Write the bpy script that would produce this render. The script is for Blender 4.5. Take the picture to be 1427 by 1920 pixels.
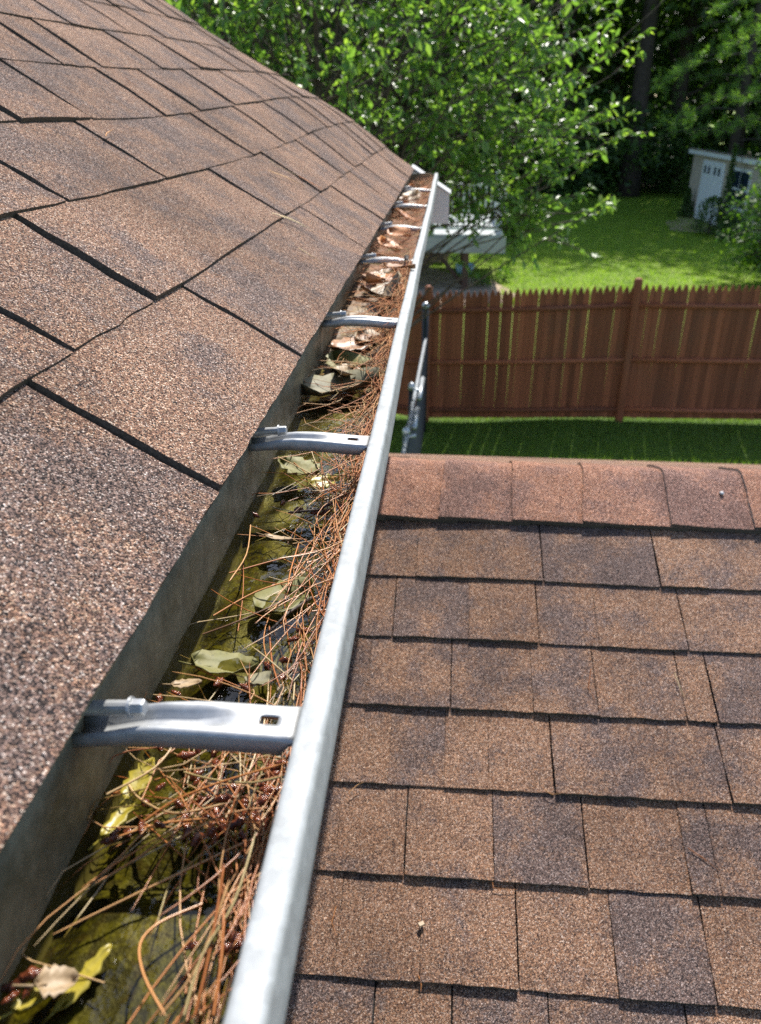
import bpy, bmesh, math, random
import numpy as np
from mathutils import Vector, Matrix
random.seed(7); rng = np.random.default_rng(7)
PI = math.pi; R = math.radians
sc = bpy.context.scene
for o in list(bpy.data.objects): bpy.data.objects.remove(o)
COL = sc.collection

# ------------------------------------------------------------------ camera
CAMZ = 3.9                                   # eye height over the lawn
PITCH = R(26.84); YAW = R(4.54); FPX = 1500.0
cam_d = bpy.data.cameras.new('camera'); cam = bpy.data.objects.new('camera', cam_d); COL.objects.link(cam)
cam.location = (0, 0, CAMZ); cam.rotation_euler = (PI/2 - PITCH, 0, YAW)
cam_d.sensor_fit = 'VERTICAL'; cam_d.sensor_height = 36; cam_d.lens = FPX/1920*36
cam_d.clip_start = 0.01; cam_d.clip_end = 2000
cam_d.dof.use_dof = True; cam_d.dof.focus_distance = 0.66; cam_d.dof.aperture_fstop = 10.5
sc.camera = cam

# ------------------------------------------------------------------ light
SUN_EL = R(51); SUN_AZ = R(10.5)              # azimuth from +Y towards +X
w = bpy.data.worlds.new('World'); sc.world = w; w.use_nodes = True
nt = w.node_tree; nt.nodes.clear()
sky = nt.nodes.new('ShaderNodeTexSky'); sky.sky_type = 'NISHITA'; sky.sun_disc = False
sky.sun_elevation = SUN_EL; sky.sun_rotation = SUN_AZ
bg = nt.nodes.new('ShaderNodeBackground'); bg.inputs['Strength'].default_value = 0.125
wo = nt.nodes.new('ShaderNodeOutputWorld')
nt.links.new(sky.outputs[0], bg.inputs[0]); nt.links.new(bg.outputs[0], wo.inputs[0])
sun_d = bpy.data.lights.new('sun', 'SUN'); sun = bpy.data.objects.new('sun', sun_d); COL.objects.link(sun)
sun_d.energy = 4.6; sun_d.angle = R(0.53); sun_d.color = (1.0, 0.955, 0.88)
sdir = Vector((math.cos(SUN_EL)*math.sin(SUN_AZ), math.cos(SUN_EL)*math.cos(SUN_AZ), math.sin(SUN_EL)))
sun.rotation_euler = sdir.to_track_quat('Z', 'Y').to_euler(); sun.location = (0, 0, 30)
sc.view_settings.view_transform = 'Standard'; sc.view_settings.look = 'None'
sc.view_settings.exposure = 0.80; sc.view_settings.gamma = 1.0
sc.cycles.use_denoising = False
sc.cycles.max_bounces = 8; sc.cycles.transparent_max_bounces = 12
sc.cycles.caustics_reflective = False; sc.cycles.caustics_refractive = False
sc.cycles.sample_clamp_indirect = 5.0; sc.cycles.sample_clamp_direct = 12.0

# ------------------------------------------------------------------ helpers
_f = np.array([-math.sin(YAW)*math.cos(PITCH), math.cos(YAW)*math.cos(PITCH), -math.sin(PITCH)])
_r = np.array([math.cos(YAW), math.sin(YAW), 0.0])
_u = np.array([-math.sin(YAW)*math.sin(PITCH), math.cos(YAW)*math.sin(PITCH), math.cos(PITCH)])
def ray(x, y): return _f + _r*(x-713.5)/FPX - _u*(y-960.0)/FPX
def at_y(x, y, Y):                            # where the photo's pixel lies at distance Y from the eye
    d = ray(x, y); t = Y/d[1]; return np.array([d[0]*t, Y, CAMZ + d[2]*t])
def at_z(x, y, z):                            # ... at height z
    d = ray(x, y); t = (z-CAMZ)/d[2]; return np.array([d[0]*t, d[1]*t, z])
def sm(a, b, x):
    t = min(1, max(0, (x-a)/(b-a))); return t*t*(3-2*t)

ORG = {}
def link(name, me, mats, parent=None, origin=None):
    """me holds world coordinates; the object's origin is set to origin"""
    o = bpy.data.objects.new(name, me); COL.objects.link(o)
    org = np.array(origin if origin is not None else (0, 0, 0), float)
    if origin is not None and me is not None: me.transform(Matrix.Translation(-Vector(org)))
    if me is not None and mats is not None and len(me.materials) == 0:
        for m in (mats if isinstance(mats, (list, tuple)) else [mats]): me.materials.append(m)
    p = ORG[parent.name] if parent else np.zeros(3)
    o.location = Vector(org - p); ORG[o.name] = org
    if parent: o.parent = parent
    return o
def tag(o, label=None, cat=None, group=None, kind=None):
    if label: o['label'] = label
    if cat: o['category'] = cat
    if group: o['group'] = group
    if kind: o['kind'] = kind
    return o
def thing(name, loc, label, cat, group=None):
    o = bpy.data.objects.new(name, None); COL.objects.link(o); o.location = loc
    o.empty_display_size = 0.1; ORG[o.name] = np.array(loc, float)
    return tag(o, label, cat, group)

class MB:
    def __init__(s): s.v = []; s.f = []; s.m = []
    def vert(s, p): s.v.append(tuple(p)); return len(s.v)-1
    def face(s, ids, m=0): s.f.append(tuple(ids)); s.m.append(m)
    def box(s, lo, hi, m=0, rot=None, c=None):
        x0, y0, z0 = lo; x1, y1, z1 = hi
        p = [(x0,y0,z0),(x1,y0,z0),(x1,y1,z0),(x0,y1,z0),(x0,y0,z1),(x1,y0,z1),(x1,y1,z1),(x0,y1,z1)]
        if rot is not None:
            c = Vector(c if c is not None else ((x0+x1)/2,(y0+y1)/2,(z0+z1)/2))
            p = [tuple(rot @ (Vector(q)-c) + c) for q in p]
        b = len(s.v); s.v += p
        for q in ((0,3,2,1),(4,5,6,7),(0,1,5,4),(1,2,6,5),(2,3,7,6),(3,0,4,7)): s.face([b+i for i in q], m)
        return s
    def tube(s, pts, rad, n=8, m=0, cap=True):
        pts = [Vector(p) for p in pts]
        if not isinstance(rad, (list, tuple)): rad = [rad]*len(pts)
        rings = []; prev = None
        for i, p in enumerate(pts):
            t = (pts[min(i+1, len(pts)-1)] - pts[max(i-1, 0)])
            t = t.normalized() if t.length > 1e-9 else Vector((0,0,1))
            if prev is None:
                a = Vector((0,0,1)) if abs(t.z) < .9 else Vector((1,0,0)); e1 = t.cross(a).normalized()
            else: e1 = (prev - t*prev.dot(t)); e1 = e1.normalized() if e1.length > 1e-6 else t.orthogonal().normalized()
            prev = e1; e2 = t.cross(e1); b = len(s.v)
            for k in range(n):
                a = 2*PI*k/n; s.v.append(tuple(p + (e1*math.cos(a)+e2*math.sin(a))*rad[i]))
            rings.append(b)
        for i in range(len(rings)-1):
            for k in range(n):
                s.face((rings[i]+k, rings[i]+(k+1)%n, rings[i+1]+(k+1)%n, rings[i+1]+k), m)
        if cap:
            s.face([rings[0]+k for k in reversed(range(n))], m); s.face([rings[-1]+k for k in range(n)], m)
        return s
    def mesh(s, name, smooth=False):
        me = bpy.data.meshes.new(name); me.from_pydata(s.v, [], s.f); me.update()
        if any(s.m): me.polygons.foreach_set('material_index', s.m)
        if smooth: me.polygons.foreach_set('use_smooth', [True]*len(s.f))
        return me
    def obj(s, name, mats, parent=None, origin=None, smooth=False):
        if origin is None: origin = np.mean(np.array(s.v), axis=0)
        return link(name, s.mesh(name, smooth), mats, parent, origin)

def np_mesh(name, V, F, smooth=False, attr=None):
    me = bpy.data.meshes.new(name); V = np.asarray(V, np.float32); F = np.asarray(F, np.int32)
    n = F.shape[1]; me.vertices.add(len(V)); me.vertices.foreach_set('co', V.ravel())
    me.loops.add(F.size); me.loops.foreach_set('vertex_index', F.ravel())
    me.polygons.add(len(F)); me.polygons.foreach_set('loop_start', np.arange(0, F.size, n, dtype=np.int32))
    if attr is not None:
        a = me.attributes.new('tone', 'FLOAT', 'POINT'); a.data.foreach_set('value', np.asarray(attr, np.float32))
    if smooth: me.polygons.foreach_set('use_smooth', np.ones(len(F), bool))
    me.update(calc_edges=True); me.validate(); return me

# ------------------------------------------------------------------ materials
class NT:
    def __init__(s, name):
        s.m = bpy.data.materials.new(name); s.m.use_nodes = True; s.t = s.m.node_tree; s.t.nodes.clear()
        s.out = s.n('ShaderNodeOutputMaterial')
    def n(s, t, **kw):
        x = s.t.nodes.new(t)
        for k, v in kw.items():
            if hasattr(x, k) and k not in x.inputs: setattr(x, k, v)
            else: s.set(x.inputs[k], v)
        return x
    def set(s, sock, v):
        if isinstance(v, bpy.types.NodeSocket): s.t.links.new(v, sock)
        elif isinstance(v, bpy.types.Node): s.t.links.new(v.outputs[0], sock)
        else:
            if hasattr(sock.default_value, '__len__') and hasattr(v, '__len__') and len(sock.default_value) == 4 and len(v) == 3: v = (*v, 1)
            sock.default_value = v
    def pos(s): return s.n('ShaderNodeNewGeometry').outputs['Position']
    def noise(s, scale, detail=2, rough=.5, vec=None, dist=0):
        x = s.n('ShaderNodeTexNoise'); x.inputs['Scale'].default_value = scale; x.inputs['Detail'].default_value = detail
        x.inputs['Roughness'].default_value = rough; x.inputs['Distortion'].default_value = dist
        s.set(x.inputs['Vector'], vec if vec is not None else s.pos()); return x.outputs['Fac']
    def ramp(s, fac, stops, interp='LINEAR'):
        x = s.n('ShaderNodeValToRGB'); s.set(x.inputs[0], fac); cr = x.color_ramp; cr.interpolation = interp
        while len(cr.elements) < len(stops): cr.elements.new(.5)
        for e, (p, c) in zip(cr.elements, stops):
            e.position = p; e.color = (*c, 1) if hasattr(c, '__len__') else (c, c, c, 1)
        return x.outputs[0]
    def mix(s, fac, a, b, mode='MIX'):
        x = s.n('ShaderNodeMix'); x.data_type = 'RGBA'; x.blend_type = mode
        s.set(x.inputs[0], fac); s.set(x.inputs[6], a); s.set(x.inputs[7], b); return x.outputs[2]
    def math(s, op, a, b=0.5, c=0.5):
        x = s.n('ShaderNodeMath'); x.operation = op; s.set(x.inputs[0], a); s.set(x.inputs[1], b); s.set(x.inputs[2], c); return x.outputs[0]
    def bump(s, h, strength=.5, dist=.001):
        x = s.n('ShaderNodeBump'); x.inputs['Strength'].default_value = strength; x.inputs['Distance'].default_value = dist
        s.set(x.inputs['Height'], h); return x.outputs[0]
    def bsdf(s, col, rough=.6, normal=None, metal=0, spec=.5, **kw):
        x = s.n('ShaderNodeBsdfPrincipled'); s.set(x.inputs['Base Color'], col); s.set(x.inputs['Roughness'], rough)
        s.set(x.inputs['Metallic'], metal); s.set(x.inputs['Specular IOR Level'], spec)
        if normal is not None: s.set(x.inputs['Normal'], normal)
        for k, v in kw.items(): s.set(x.inputs[k], v)
        return x
    def done(s, sh):
        s.t.links.new(sh.outputs[0] if isinstance(sh, bpy.types.Node) else sh, s.out.inputs[0]); return s.m

def mat_shingle(name, warm, cool, light, red=0.0, gain=1.0, orand=1.0, bias=0.0, orange=(.36,.20,.11), spec=.10, hue=(1.02,.955,.965)):
    k = NT(name); p = k.pos()
    vo = k.n('ShaderNodeTexVoronoi', Scale=1100.0); k.set(vo.inputs['Vector'], p)
    sep = k.n('ShaderNodeSeparateColor'); k.set(sep.inputs[0], vo.outputs['Color'])
    vo2 = k.n('ShaderNodeTexVoronoi', Scale=310.0); k.set(vo2.inputs['Vector'], p)
    sep2 = k.n('ShaderNodeSeparateColor'); k.set(sep2.inputs[0], vo2.outputs['Color'])
    oi = k.n('ShaderNodeObjectInfo').outputs['Random']
    g = lambda c: tuple(gain*x for x in c)
    cw = k.ramp(sep.outputs[0], [(0, g((.024,.019,.018))), (.22, g((.11,.066,.05))), (.42, g(warm)), (.72, g(orange)), (.86, g((.50,.36,.25))), (.95, g((.62,.52,.42)))], 'CONSTANT')
    cc = k.ramp(sep.outputs[0], [(0, g((.022,.021,.022))), (.33, g((.08,.058,.05))), (.50, g(cool)), (.76, g((.25,.175,.14))), (.90, g((.38,.31,.27))), (.97, g(light))], 'CONSTANT')
    low = k.noise(11, 3, .6)
    f = k.math('ADD', k.math('MULTIPLY', k.math('SUBTRACT', low, .5), 3.0), k.math('ADD', k.math('MULTIPLY', k.math('SUBTRACT', oi, .5), orand), .5+bias))
    f = k.math('ADD', f, k.math('MULTIPLY', k.math('SUBTRACT', sep2.outputs[0], .5), .5))
    f = k.ramp(f, [(.22, 0), (.85, 1)])
    c = k.mix(f, cw, cc)
    cl = k.ramp(k.noise(400, 2, .6), [(.3, .52), (.52, 1.02), (.70, 1.55)])
    c = k.mix(1.0, c, cl, 'MULTIPLY')
    st = k.ramp(k.noise(3.2, 4, .65), [(.35, .78), (.6, 1.08)])       # weathering stains
    c = k.mix(1.0, c, st, 'MULTIPLY')
    c = k.mix(1.0, c, hue, 'MULTIPLY')
    if red: c = k.mix(red, c, k.mix(1.0, c, (1.55, .86, .68), 'MULTIPLY'))
    h = k.math('ADD', k.math('MULTIPLY', vo.outputs['Distance'], -1.0), k.math('MULTIPLY', sep.outputs[1], .5))
    return k.done(k.bsdf(c, .9, k.bump(h, 1.0, .0011), spec=spec))
M = {}
M['shingle'] = mat_shingle('shingle', (.25,.145,.088), (.14,.102,.09), (.46,.40,.37), orand=.75, bias=-.06, gain=1.26)
M['shingle_up'] = mat_shingle('shingle_weathered', (.26,.148,.10), (.18,.125,.106), (.60,.52,.46), gain=1.2, orand=.3, bias=-.06, orange=(.38,.225,.14), spec=.12, hue=(.99,.965,.975))
M['ridge'] = mat_shingle('ridge_shingle', (.29,.175,.125), (.23,.15,.12), (.55,.45,.38), red=.20, gain=1.40, orand=.9, bias=-.12)
def mat_simple(name, col, rough=.6, var=.25, scale=8, metal=0, spec=.5, bump=0, bscale=60):
    k = NT(name); n = k.noise(scale, 4, .6)
    c = k.mix(k.ramp(n, [(.3, 0), (.7, 1)]), tuple(x*(1-var) for x in col), tuple(min(1, x*(1+var)) for x in col))
    nm = k.bump(k.noise(bscale, 3), bump, .002) if bump else None
    return k.done(k.bsdf(c, rough, nm, metal, spec))
M['shingle_edge'] = mat_simple('shingle_cut_edge', (.085,.068,.055), .9, .5, 300, bump=.6, bscale=500)
M['ridge_edge'] = mat_simple('ridge_cut_edge', (.36,.34,.29), .9, .5, 250, bump=.6, bscale=500)
M['felt'] = mat_simple('asphalt_felt', (.03,.028,.027), .9, .4, 200)
def mat_gutter(name, base, dirt, amount):
    k = NT(name)
    vo = k.n('ShaderNodeTexVoronoi', Scale=170.0); k.set(vo.inputs['Vector'], k.pos())
    sep = k.n('ShaderNodeSeparateColor'); k.set(sep.inputs[0], vo.outputs['Color'])
    sp = k.ramp(sep.outputs[0], [(0, .84), (1, 1.06)])
    c = k.mix(1.0, base, sp, 'MULTIPLY')
    d = k.ramp(k.math('ADD', k.noise(22, 5, .65), k.math('MULTIPLY', k.noise(160, 3, .7), .35)), [(.55, 0), (.95, 1)])
    c = k.mix(k.math('MULTIPLY', d, amount), c, dirt)
    sc_ = k.ramp(k.noise(420, 2, .7), [(.62, 0), (.75, 1)])
    c = k.mix(k.math('MULTIPLY', sc_, .22), c, (.32,.33,.32))
    return k.done(k.bsdf(c, k.ramp(k.noise(40, 3), [(.3, .42), (.7, .68)]), k.bump(k.noise(300, 3), .08, .001), 0, .4 if amount < .8 else .28))
M['gutter'] = mat_gutter('gutter_paint', (.375,.395,.40), (.22,.23,.225), .65)
M['gutter_in'] = mat_gutter('gutter_inside', (.25,.225,.14), (.07,.058,.025), .9)
def mat_zinc():
    k = NT('bracket_metal'); n = k.noise(90, 4, .7)
    c = k.mix(k.ramp(n, [(.35, 0), (.75, 1)]), (.46,.47,.475), (.31,.315,.315))
    return k.done(k.bsdf(c, k.ramp(k.noise(60, 3), [(.3,.36),(.7,.55)]), k.bump(k.noise(500, 2), .05, .0006), .45))
M['zinc'] = mat_zinc()
M['white_alu'] = mat_simple('white_aluminium', (.62,.62,.63), .45, .04, 3)
M['siding'] = mat_simple('white_siding', (.6,.6,.58), .6, .06, 2)
M['soffit'] = mat_simple('soffit', (.55,.55,.53), .7, .05, 2)

# ------------------------------------------------------------------ the house: upper roof
EXP = 0.143; SA = R(31.75)
LX = lambda s: -(0.1516 + s*math.cos(SA))
YE = 3.80
def rake_y(s): return 3.80 - 0.62*sm(0, .85, s) + .02*math.sin(s*40)*0
def upper(s, y, off=0.0):
    lift = .045*sm(1.4, 3.3, y)*sm(0.0, .40, s) + .0035*math.sin(2.3*y+5*s)*sm(.1, .5, s) + .0008*math.sin(7*y + 31*s)
    nx, nz = math.sin(SA), math.cos(SA); off -= .0065
    return (LX(s) + nx*off, y, CAMZ - .238 + s*math.sin(SA) + lift + nz*off)
house = thing('house', (-2.5, 1.5, 0), 'house with brown asphalt shingle roofs on two levels and white aluminium trim', 'house')

def tab(name, surf, s0, s1, d0, d1, tb, tt, mat, parent, nD=5, nS=4, jit=.0010, curl=0.0, d1top=None, lip=0.0):
    mb = MB(); idx = {}
    je = [random.uniform(-jit, jit)*1.4 for _ in range(nD+1)]
    wl = [random.uniform(-jit, jit) for _ in range(nS+1)]; wr = [random.uniform(-jit, jit) for _ in range(nS+1)]
    ph = random.uniform(0, 6)
    for i in range(nD+1):
        for j in range(nS+1):
            u = j/nS; s = s0 + (s1-s0)*u + (je[i]*1.3 if j == 0 else 0)
            b = d1 if d1top is None else d1 + (d1top-d1)*u
            d = d0 + (b-d0)*i/nD + (wl[j] if i == 0 else wr[j] if i == nD else 0)
            o = tb + (tt-tb)*u + .0005*math.sin(ph + 21*d + 2*j) + curl*(1-u)**3*(.5+.5*math.sin(ph+9*d)) + lip*(1-i/nD)**1.5*(.6+.4*min(1, 3*u))*(1-.3*u)
            idx[i, j] = mb.vert(surf(s, d, o))
    for i in range(nD):
        for j in range(nS): mb.face((idx[i,j], idx[i,j+1], idx[i+1,j+1], idx[i+1,j]), 0)
    edge = [(i, 0) for i in range(nD, -1, -1)]
    side = [[(i, 0) for i in range(nD+1)], [(nD, j) for j in range(nS+1)], [(0, j) for j in range(nS, -1, -1)]]
    for line in side:
        low = []
        for (i, j) in line:
            u = j/nS; s = s0 + (s1-s0)*u + (je[i]*1.3 if j == 0 else 0)
            b = d1 if d1top is None else d1 + (d1top-d1)*u
            d = d0 + (b-d0)*i/nD + (wl[j] if i == 0 else wr[j] if i == nD else 0)
            low.append(mb.vert(surf(s, d, -.0054 if surf is upper else -.003)))
        for q in range(len(line)-1): mb.face((idx[line[q]], idx[line[q+1]], low[q+1], low[q]), 1)
    return mb.obj(name, [mat, M['shingle_edge']], parent)

# deck below the shingles
def sheet(surf, ss, dd, off):
    mb = MB(); g = {}
    for i, s in enumerate(ss):
        for j in range(len(dd(s))): g[i, j] = mb.vert(surf(s, dd(s)[j], off))
    n = len(dd(ss[0]))
    for i in range(len(ss)-1):
        for j in range(n-1): mb.face((g[i,j], g[i,j+1], g[i+1,j+1], g[i+1,j]))
    return mb
NROW = 22
mb = sheet(upper, [.012 + k*.11 for k in range(29)], lambda s: [-1.2 + (rake_y(s)-.012+1.2)*q/40 for q in range(41)], -.0055)
upper_roof = mb.obj('upper_roof', M['felt'], house, (-1, 1.5, CAMZ)); upper_roof['label'] = 'steep upper roof of weathered brown shingles above the gutter'

JOINT_PX = {0: [(410,905),(563,668),(686,470),(718,419),(738,384),(750,362),(767,333)],
 1: [(139,668),(290,560),(532,394),(600,352),(644,324),(666,312),(697,293)],
 2: [(124,364),(309,306),(474,277),(535,261),(577,254),(613,239)],
 3: [(172,213),(309,205),(375,202),(441,200),(495,198),(551,192)],
 4: [(117,118),(192,126),(304,135),(378,142),(450,147)],
 5: [(135,57),(246,72),(312,83),(425,96)]}
for row in range(NROW):
    s0 = row*EXP; X = LX(s0); end = rake_y(s0)
    js = []
    for (x, y) in JOINT_PX.get(row, []):
        d = ray(x, y); js.append(X/d[0]*d[1])
    js = sorted(js)
    if js:
        lo = js[0]
        if row == 0: lo -= .42
        while lo > -1.0: lo -= random.uniform(.2, .36); js.append(lo)
        js = sorted(js)
        while js[-1] < end - .42: js.append(js[-1] + random.uniform(.16, .3))
    else:
        q = -1.2 + random.uniform(0, .2)
        while q < end - .12: js.append(q); q += random.uniform(.16, .32)
    js = [q for q in js if q < end-.06] + [end]
    for q in range(len(js)-1):
        d0, d1 = js[q], js[q+1]; gap = random.uniform(.0023, .0031) if row == 0 else random.uniform(.0030, .0042)
        near = row < 3 and d0 < 1.4
        tb = random.choice((.0058, .0066, .0076)); last = q == len(js)-2
        tab('shingle', upper, s0, s0+EXP+.012, d0+gap, d1-(0 if last else gap), tb, .0036, M['shingle_up'], upper_roof,
            nD=(22 if row == 0 and d0 < 1.2 else 8 if near else 5), nS=(7 if near else 4), jit=.0009 if row else .0004,
            curl=random.uniform(0, .0025) if row else 0, d1top=(rake_y(s0+EXP+.012) if last else None), lip=random.uniform(.0024, .0042) if row else random.uniform(.0016, .003))

# rake board with the boxed return below the eave, fascia, soffit, wall
def slope_z(x): return CAMZ - .238 + (-.1516 - x)*math.tan(SA)
mb = MB(); yb0, yb1 = 3.80, 3.90
def rake_prism(yf0, yf1, prof):
    b = len(mb.v)
    for q, (x, z) in enumerate(prof): mb.v.append((x, yf0(x), z))
    for q, (x, z) in enumerate(prof): mb.v.append((x, yf1(x), z))
    n = len(prof); mb.face([b+i for i in range(n)]); mb.face([b+n+i for i in reversed(range(n))])
    for i in range(n): mb.face((b+i, b+n+i, b+n+(i+1)%n, b+(i+1)%n))
prof = [(.004, slope_z(.004)-.008), (-.18, slope_z(-.18)-.012), (-.18, slope_z(-.18)-.12), (-.26, slope_z(-.18)-.13), (-.26, CAMZ-.465), (.004, CAMZ-.465)]
rake_prism(lambda x: 3.785, lambda x: 3.93, prof)
ret = mb.obj('eave_return', M['white_alu'], house); ret['label'] = 'white boxed eave return at the end of the gutter'
mb = MB()
mb.box((-.0, 3.780, 0), (.0065, 3.935, .004))
mb = MB(); ang = SA
pts = [(.010, slope_z(.010)-.006), (-.165, slope_z(-.165)-.006)]
b = len(mb.v)
for (x, z) in pts:
    for (y, dz) in ((3.778, 0), (3.94, 0), (3.94, .006), (3.778, .006)): mb.v.append((x, y, z+dz))
for i in range(4): mb.face((b+i, b+(i+1)%4, b+4+(i+1)%4, b+4+i))
mb.face((b, b+1, b+2, b+3)); mb.face((b+7, b+6, b+5, b+4))
mb.obj('trim_strip', M['white_alu'], ret)
mb = MB(); N = 12
for q in range(N+1):                                   # rake board under the gable edge
    s = .03 + (NROW*EXP-.05)*q/N
    for (dy, off) in ((-.035, -.012), (-.012, -.012), (-.012, -.15), (-.035, -.15)): mb.v.append(upper(s, rake_y(s)+dy, off))
for q in range(N):
    for i in range(4): mb.face((q*4+i, q*4+(i+1)%4, q*4+4+(i+1)%4, q*4+4+i))
mb.obj('rake_board', M['white_alu'], house)
mb = MB().box((-.192, -1.2, CAMZ-.47), (-.174, 3.782, CAMZ-.262)); mb.obj('fascia', M['white_alu'], house)
mb = MB().box((-.48, -1.2, CAMZ-.482), (-.19, 3.74, CAMZ-.472)); mb.obj('soffit', M['soffit'], house)
mb = MB().box((-5.0, -1.2, -.05), (-.47, 3.35, CAMZ-.46)); mb.obj('wall', M['siding'], house)
mb = MB().box((-.178, -1.2, CAMZ-.2515), (-.160, 3.79, CAMZ-.2485)); mb.obj('drip_edge', M['gutter_in'], house)

# ------------------------------------------------------------------ the house: lower roof
SB = R(22.0); D0 = 10.5725*EXP; H0 = 5.5502*EXP        # edge of the ridge cap, measured from the eye
def lower(s, x, off=0.0):                              # s is measured down the slope from the ridge-cap edge
    wob = .0015*math.sin(5*x+9*s) + .001*math.sin(13*x)
    return (x, D0 - s*math.cos(SB) - math.sin(SB)*(off+wob), CAMZ - H0 - s*math.sin(SB) + math.cos(SB)*(off+wob))
XL, XR = -.46, 3.2
mb = MB(); g = {}
for i in range(21):
    for j in range(16): g[i, j] = mb.vert(lower(-.17 + i*.14, XL + (XR-XL)*j/15, -.0035))
for i in range(20):
    for j in range(15): mb.face((g[i,j], g[i+1,j], g[i+1,j+1], g[i,j+1]))
lower_roof = mb.obj('lower_roof', M['felt'], house, (1.4, .8, CAMZ-1)); lower_roof['label'] = 'low roof of mixed brown shingles with a reddish ridge beyond the gutter'
def lower_s(s, x, off): return lower(-s, x, off)       # upslope parameter for tab()
ROWS = {1: [385,770,1125,1270], 2: [315,545,757,940,1210], 3: [235,490,740,937,1205,1300], 4: [300,470,605,803,1055,1340],
        5: [140,350,620,908,1220,1310], 6: [140,395,695,1000,1300], 7: [-40,240,490,808,1270]}
YZ = {1: 405, 2: 590, 3: 803, 4: 1048, 5: 1322, 6: 1640, 7: 2000}
FLUSH = {(2,545),(2,940),(3,235),(3,740),(4,300),(4,470),(4,605),(4,1055),(5,140),(5,620),(6,140),(6,395),(6,1000),(1,385),(1,1270),(5,1220)}
for row in range(1, 19):
    s0 = row*EXP; yy = D0 - s0*math.cos(SB); js = []; fl = {}
    for zx in ROWS.get(row, []):
        d = ray(540 + zx*.6216, 840 + (YZ[row] + .03*(zx-740))*.6216); q = yy/d[1]*d[0]; js.append(q); fl[q] = (row, zx) in FLUSH
    if not js: js = [random.uniform(.1, .3)]
    js.sort(); lo, hi = js[0], js[-1]
    while lo > XL: lo -= random.uniform(.13, .3); js.append(max(lo, XL))
    while hi < XR: hi += random.uniform(.13, .3); js.append(min(hi, XR))
    js = sorted(set(js)); prev = .009
    for q in range(len(js)-1):
        if js[q+1]-js[q] < .02: continue
        tb = random.choice([t for t in (.0068, .0088, .0112) if abs(t-prev) > .001]); prev = tb
        ga = .0004 if fl.get(js[q]) else random.uniform(.0008, .0016); gb = .0004 if fl.get(js[q+1]) else random.uniform(.0008, .0016)
        tab('shingle', lower_s, -s0, -s0+EXP+.012, js[q]+ga, js[q+1]-gb, tb, .0026, M['shingle'], lower_roof, nD=8, nS=4, jit=.0006, curl=random.uniform(0, .0012))
# ridge cap pieces, bent over the ridge
RW = .168
def cap_pt(u, x, off):                                 # u from -1 (near edge) over 0 (ridge) to 1 (far edge)
    bl = .16; a = abs(u)*RW; h = math.sqrt(a*a + .028**2) - .028*.5
    y = D0 + RW*math.cos(SB) + math.copysign(1, u)*math.cos(SB)*a*(1.0)
    z = CAMZ - H0 + RW*math.sin(SB) - math.sin(SB)*h*1.06 - .004
    return (x, y, z + .017 + off + .0012*math.sin(31*x+7*u))
cj = [at_z(px, 960, CAMZ-.77)[0] for px in (700, 832, 965, 1102, 1255, 1404)]
lo = cj[0]
while lo > XL: lo -= .165; cj.append(max(lo, XL))
hi = max(cj)
while hi < XR: hi += .165; cj.append(min(hi, XR))
cj.sort()
for q in range(len(cj)-1):
    x0, x1 = cj[q+1]+.03, cj[q]
    mb = MB(); g = {}; nu, nx = 18, 3; sl = random.uniform(.006, .02)
    for i in range(nu+1):
        u = -1 + 2*i/nu
        for j in range(nx+1):
            x = x0 + (x1-x0)*j/nx + (sl*u + random.uniform(-.0012, .0012) if j == nx else 0)
            g[i, j] = mb.vert(cap_pt(u, x, .0005 + .0075*j/nx + random.uniform(-.0003, .0003)))
    for i in range(nu):
        for j in range(nx): mb.face((g[i,j], g[i,j+1], g[i+1,j+1], g[i+1,j]))
    lowr = [mb.vert((Vector(mb.v[g[i, nx]]) - Vector((0,0,.0075)))) for i in range(nu+1)]
    for i in range(nu): mb.face((g[i,nx], lowr[i], lowr[i+1], g[i+1,nx]), 2)
    l0 = [mb.vert(Vector(mb.v[g[0, j]]) - Vector((0, -.002, .010))) for j in range(nx+1)]
    for j in range(nx): mb.face((g[0,j], l0[j], l0[j+1], g[0,j+1]), 1)
    l1 = [mb.vert(Vector(mb.v[g[nu, j]]) - Vector((0, .002, .014))) for j in range(nx+1)]
    for j in range(nx): mb.face((g[nu,j], g[nu,j+1], l1[j+1], l1[j]), 1)
    me_o = mb.obj('ridge_shingle', [M['ridge'], M['shingle_edge'], M['ridge_edge']], lower_roof, smooth=False)
# far slope and walls of the low wing
YR = D0 + RW*math.cos(SB); ZR = CAMZ - H0 + RW*math.sin(SB)
mb = MB()
a = [(XL, YR, ZR-.006), (XR, YR, ZR-.006), (XR, YR+2.6*math.cos(SB), ZR-2.6*math.sin(SB)), (XL, YR+2.6*math.cos(SB), ZR-2.6*math.sin(SB))]
for p in a: mb.vert(p)
mb.face((0,1,2,3)); mb.obj('far_slope', M['shingle'], lower_roof)
mb = MB().box((XL-.005, D0-2.3, -.05), (XR-.15, YR+2.2, CAMZ-1.93)); mb.obj('wall', M['siding'], house)
mb = MB()                                              # gable end
for p in ((XR-.16, D0-2.3, CAMZ-1.94), (XR-.16, YR+2.2, CAMZ-1.94), (XR-.16, YR, ZR-.05)): mb.vert(p)
for p in ((XR-.2, D0-2.3, CAMZ-1.94), (XR-.2, YR+2.2, CAMZ-1.94), (XR-.2, YR, ZR-.05)): mb.vert(p)
mb.face((0,1,2)); mb.face((5,4,3)); mb.face((0,3,4,1)); mb.face((1,4,5,2)); mb.face((2,5,3,0)); mb.obj('gable', M['siding'], house)

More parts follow.
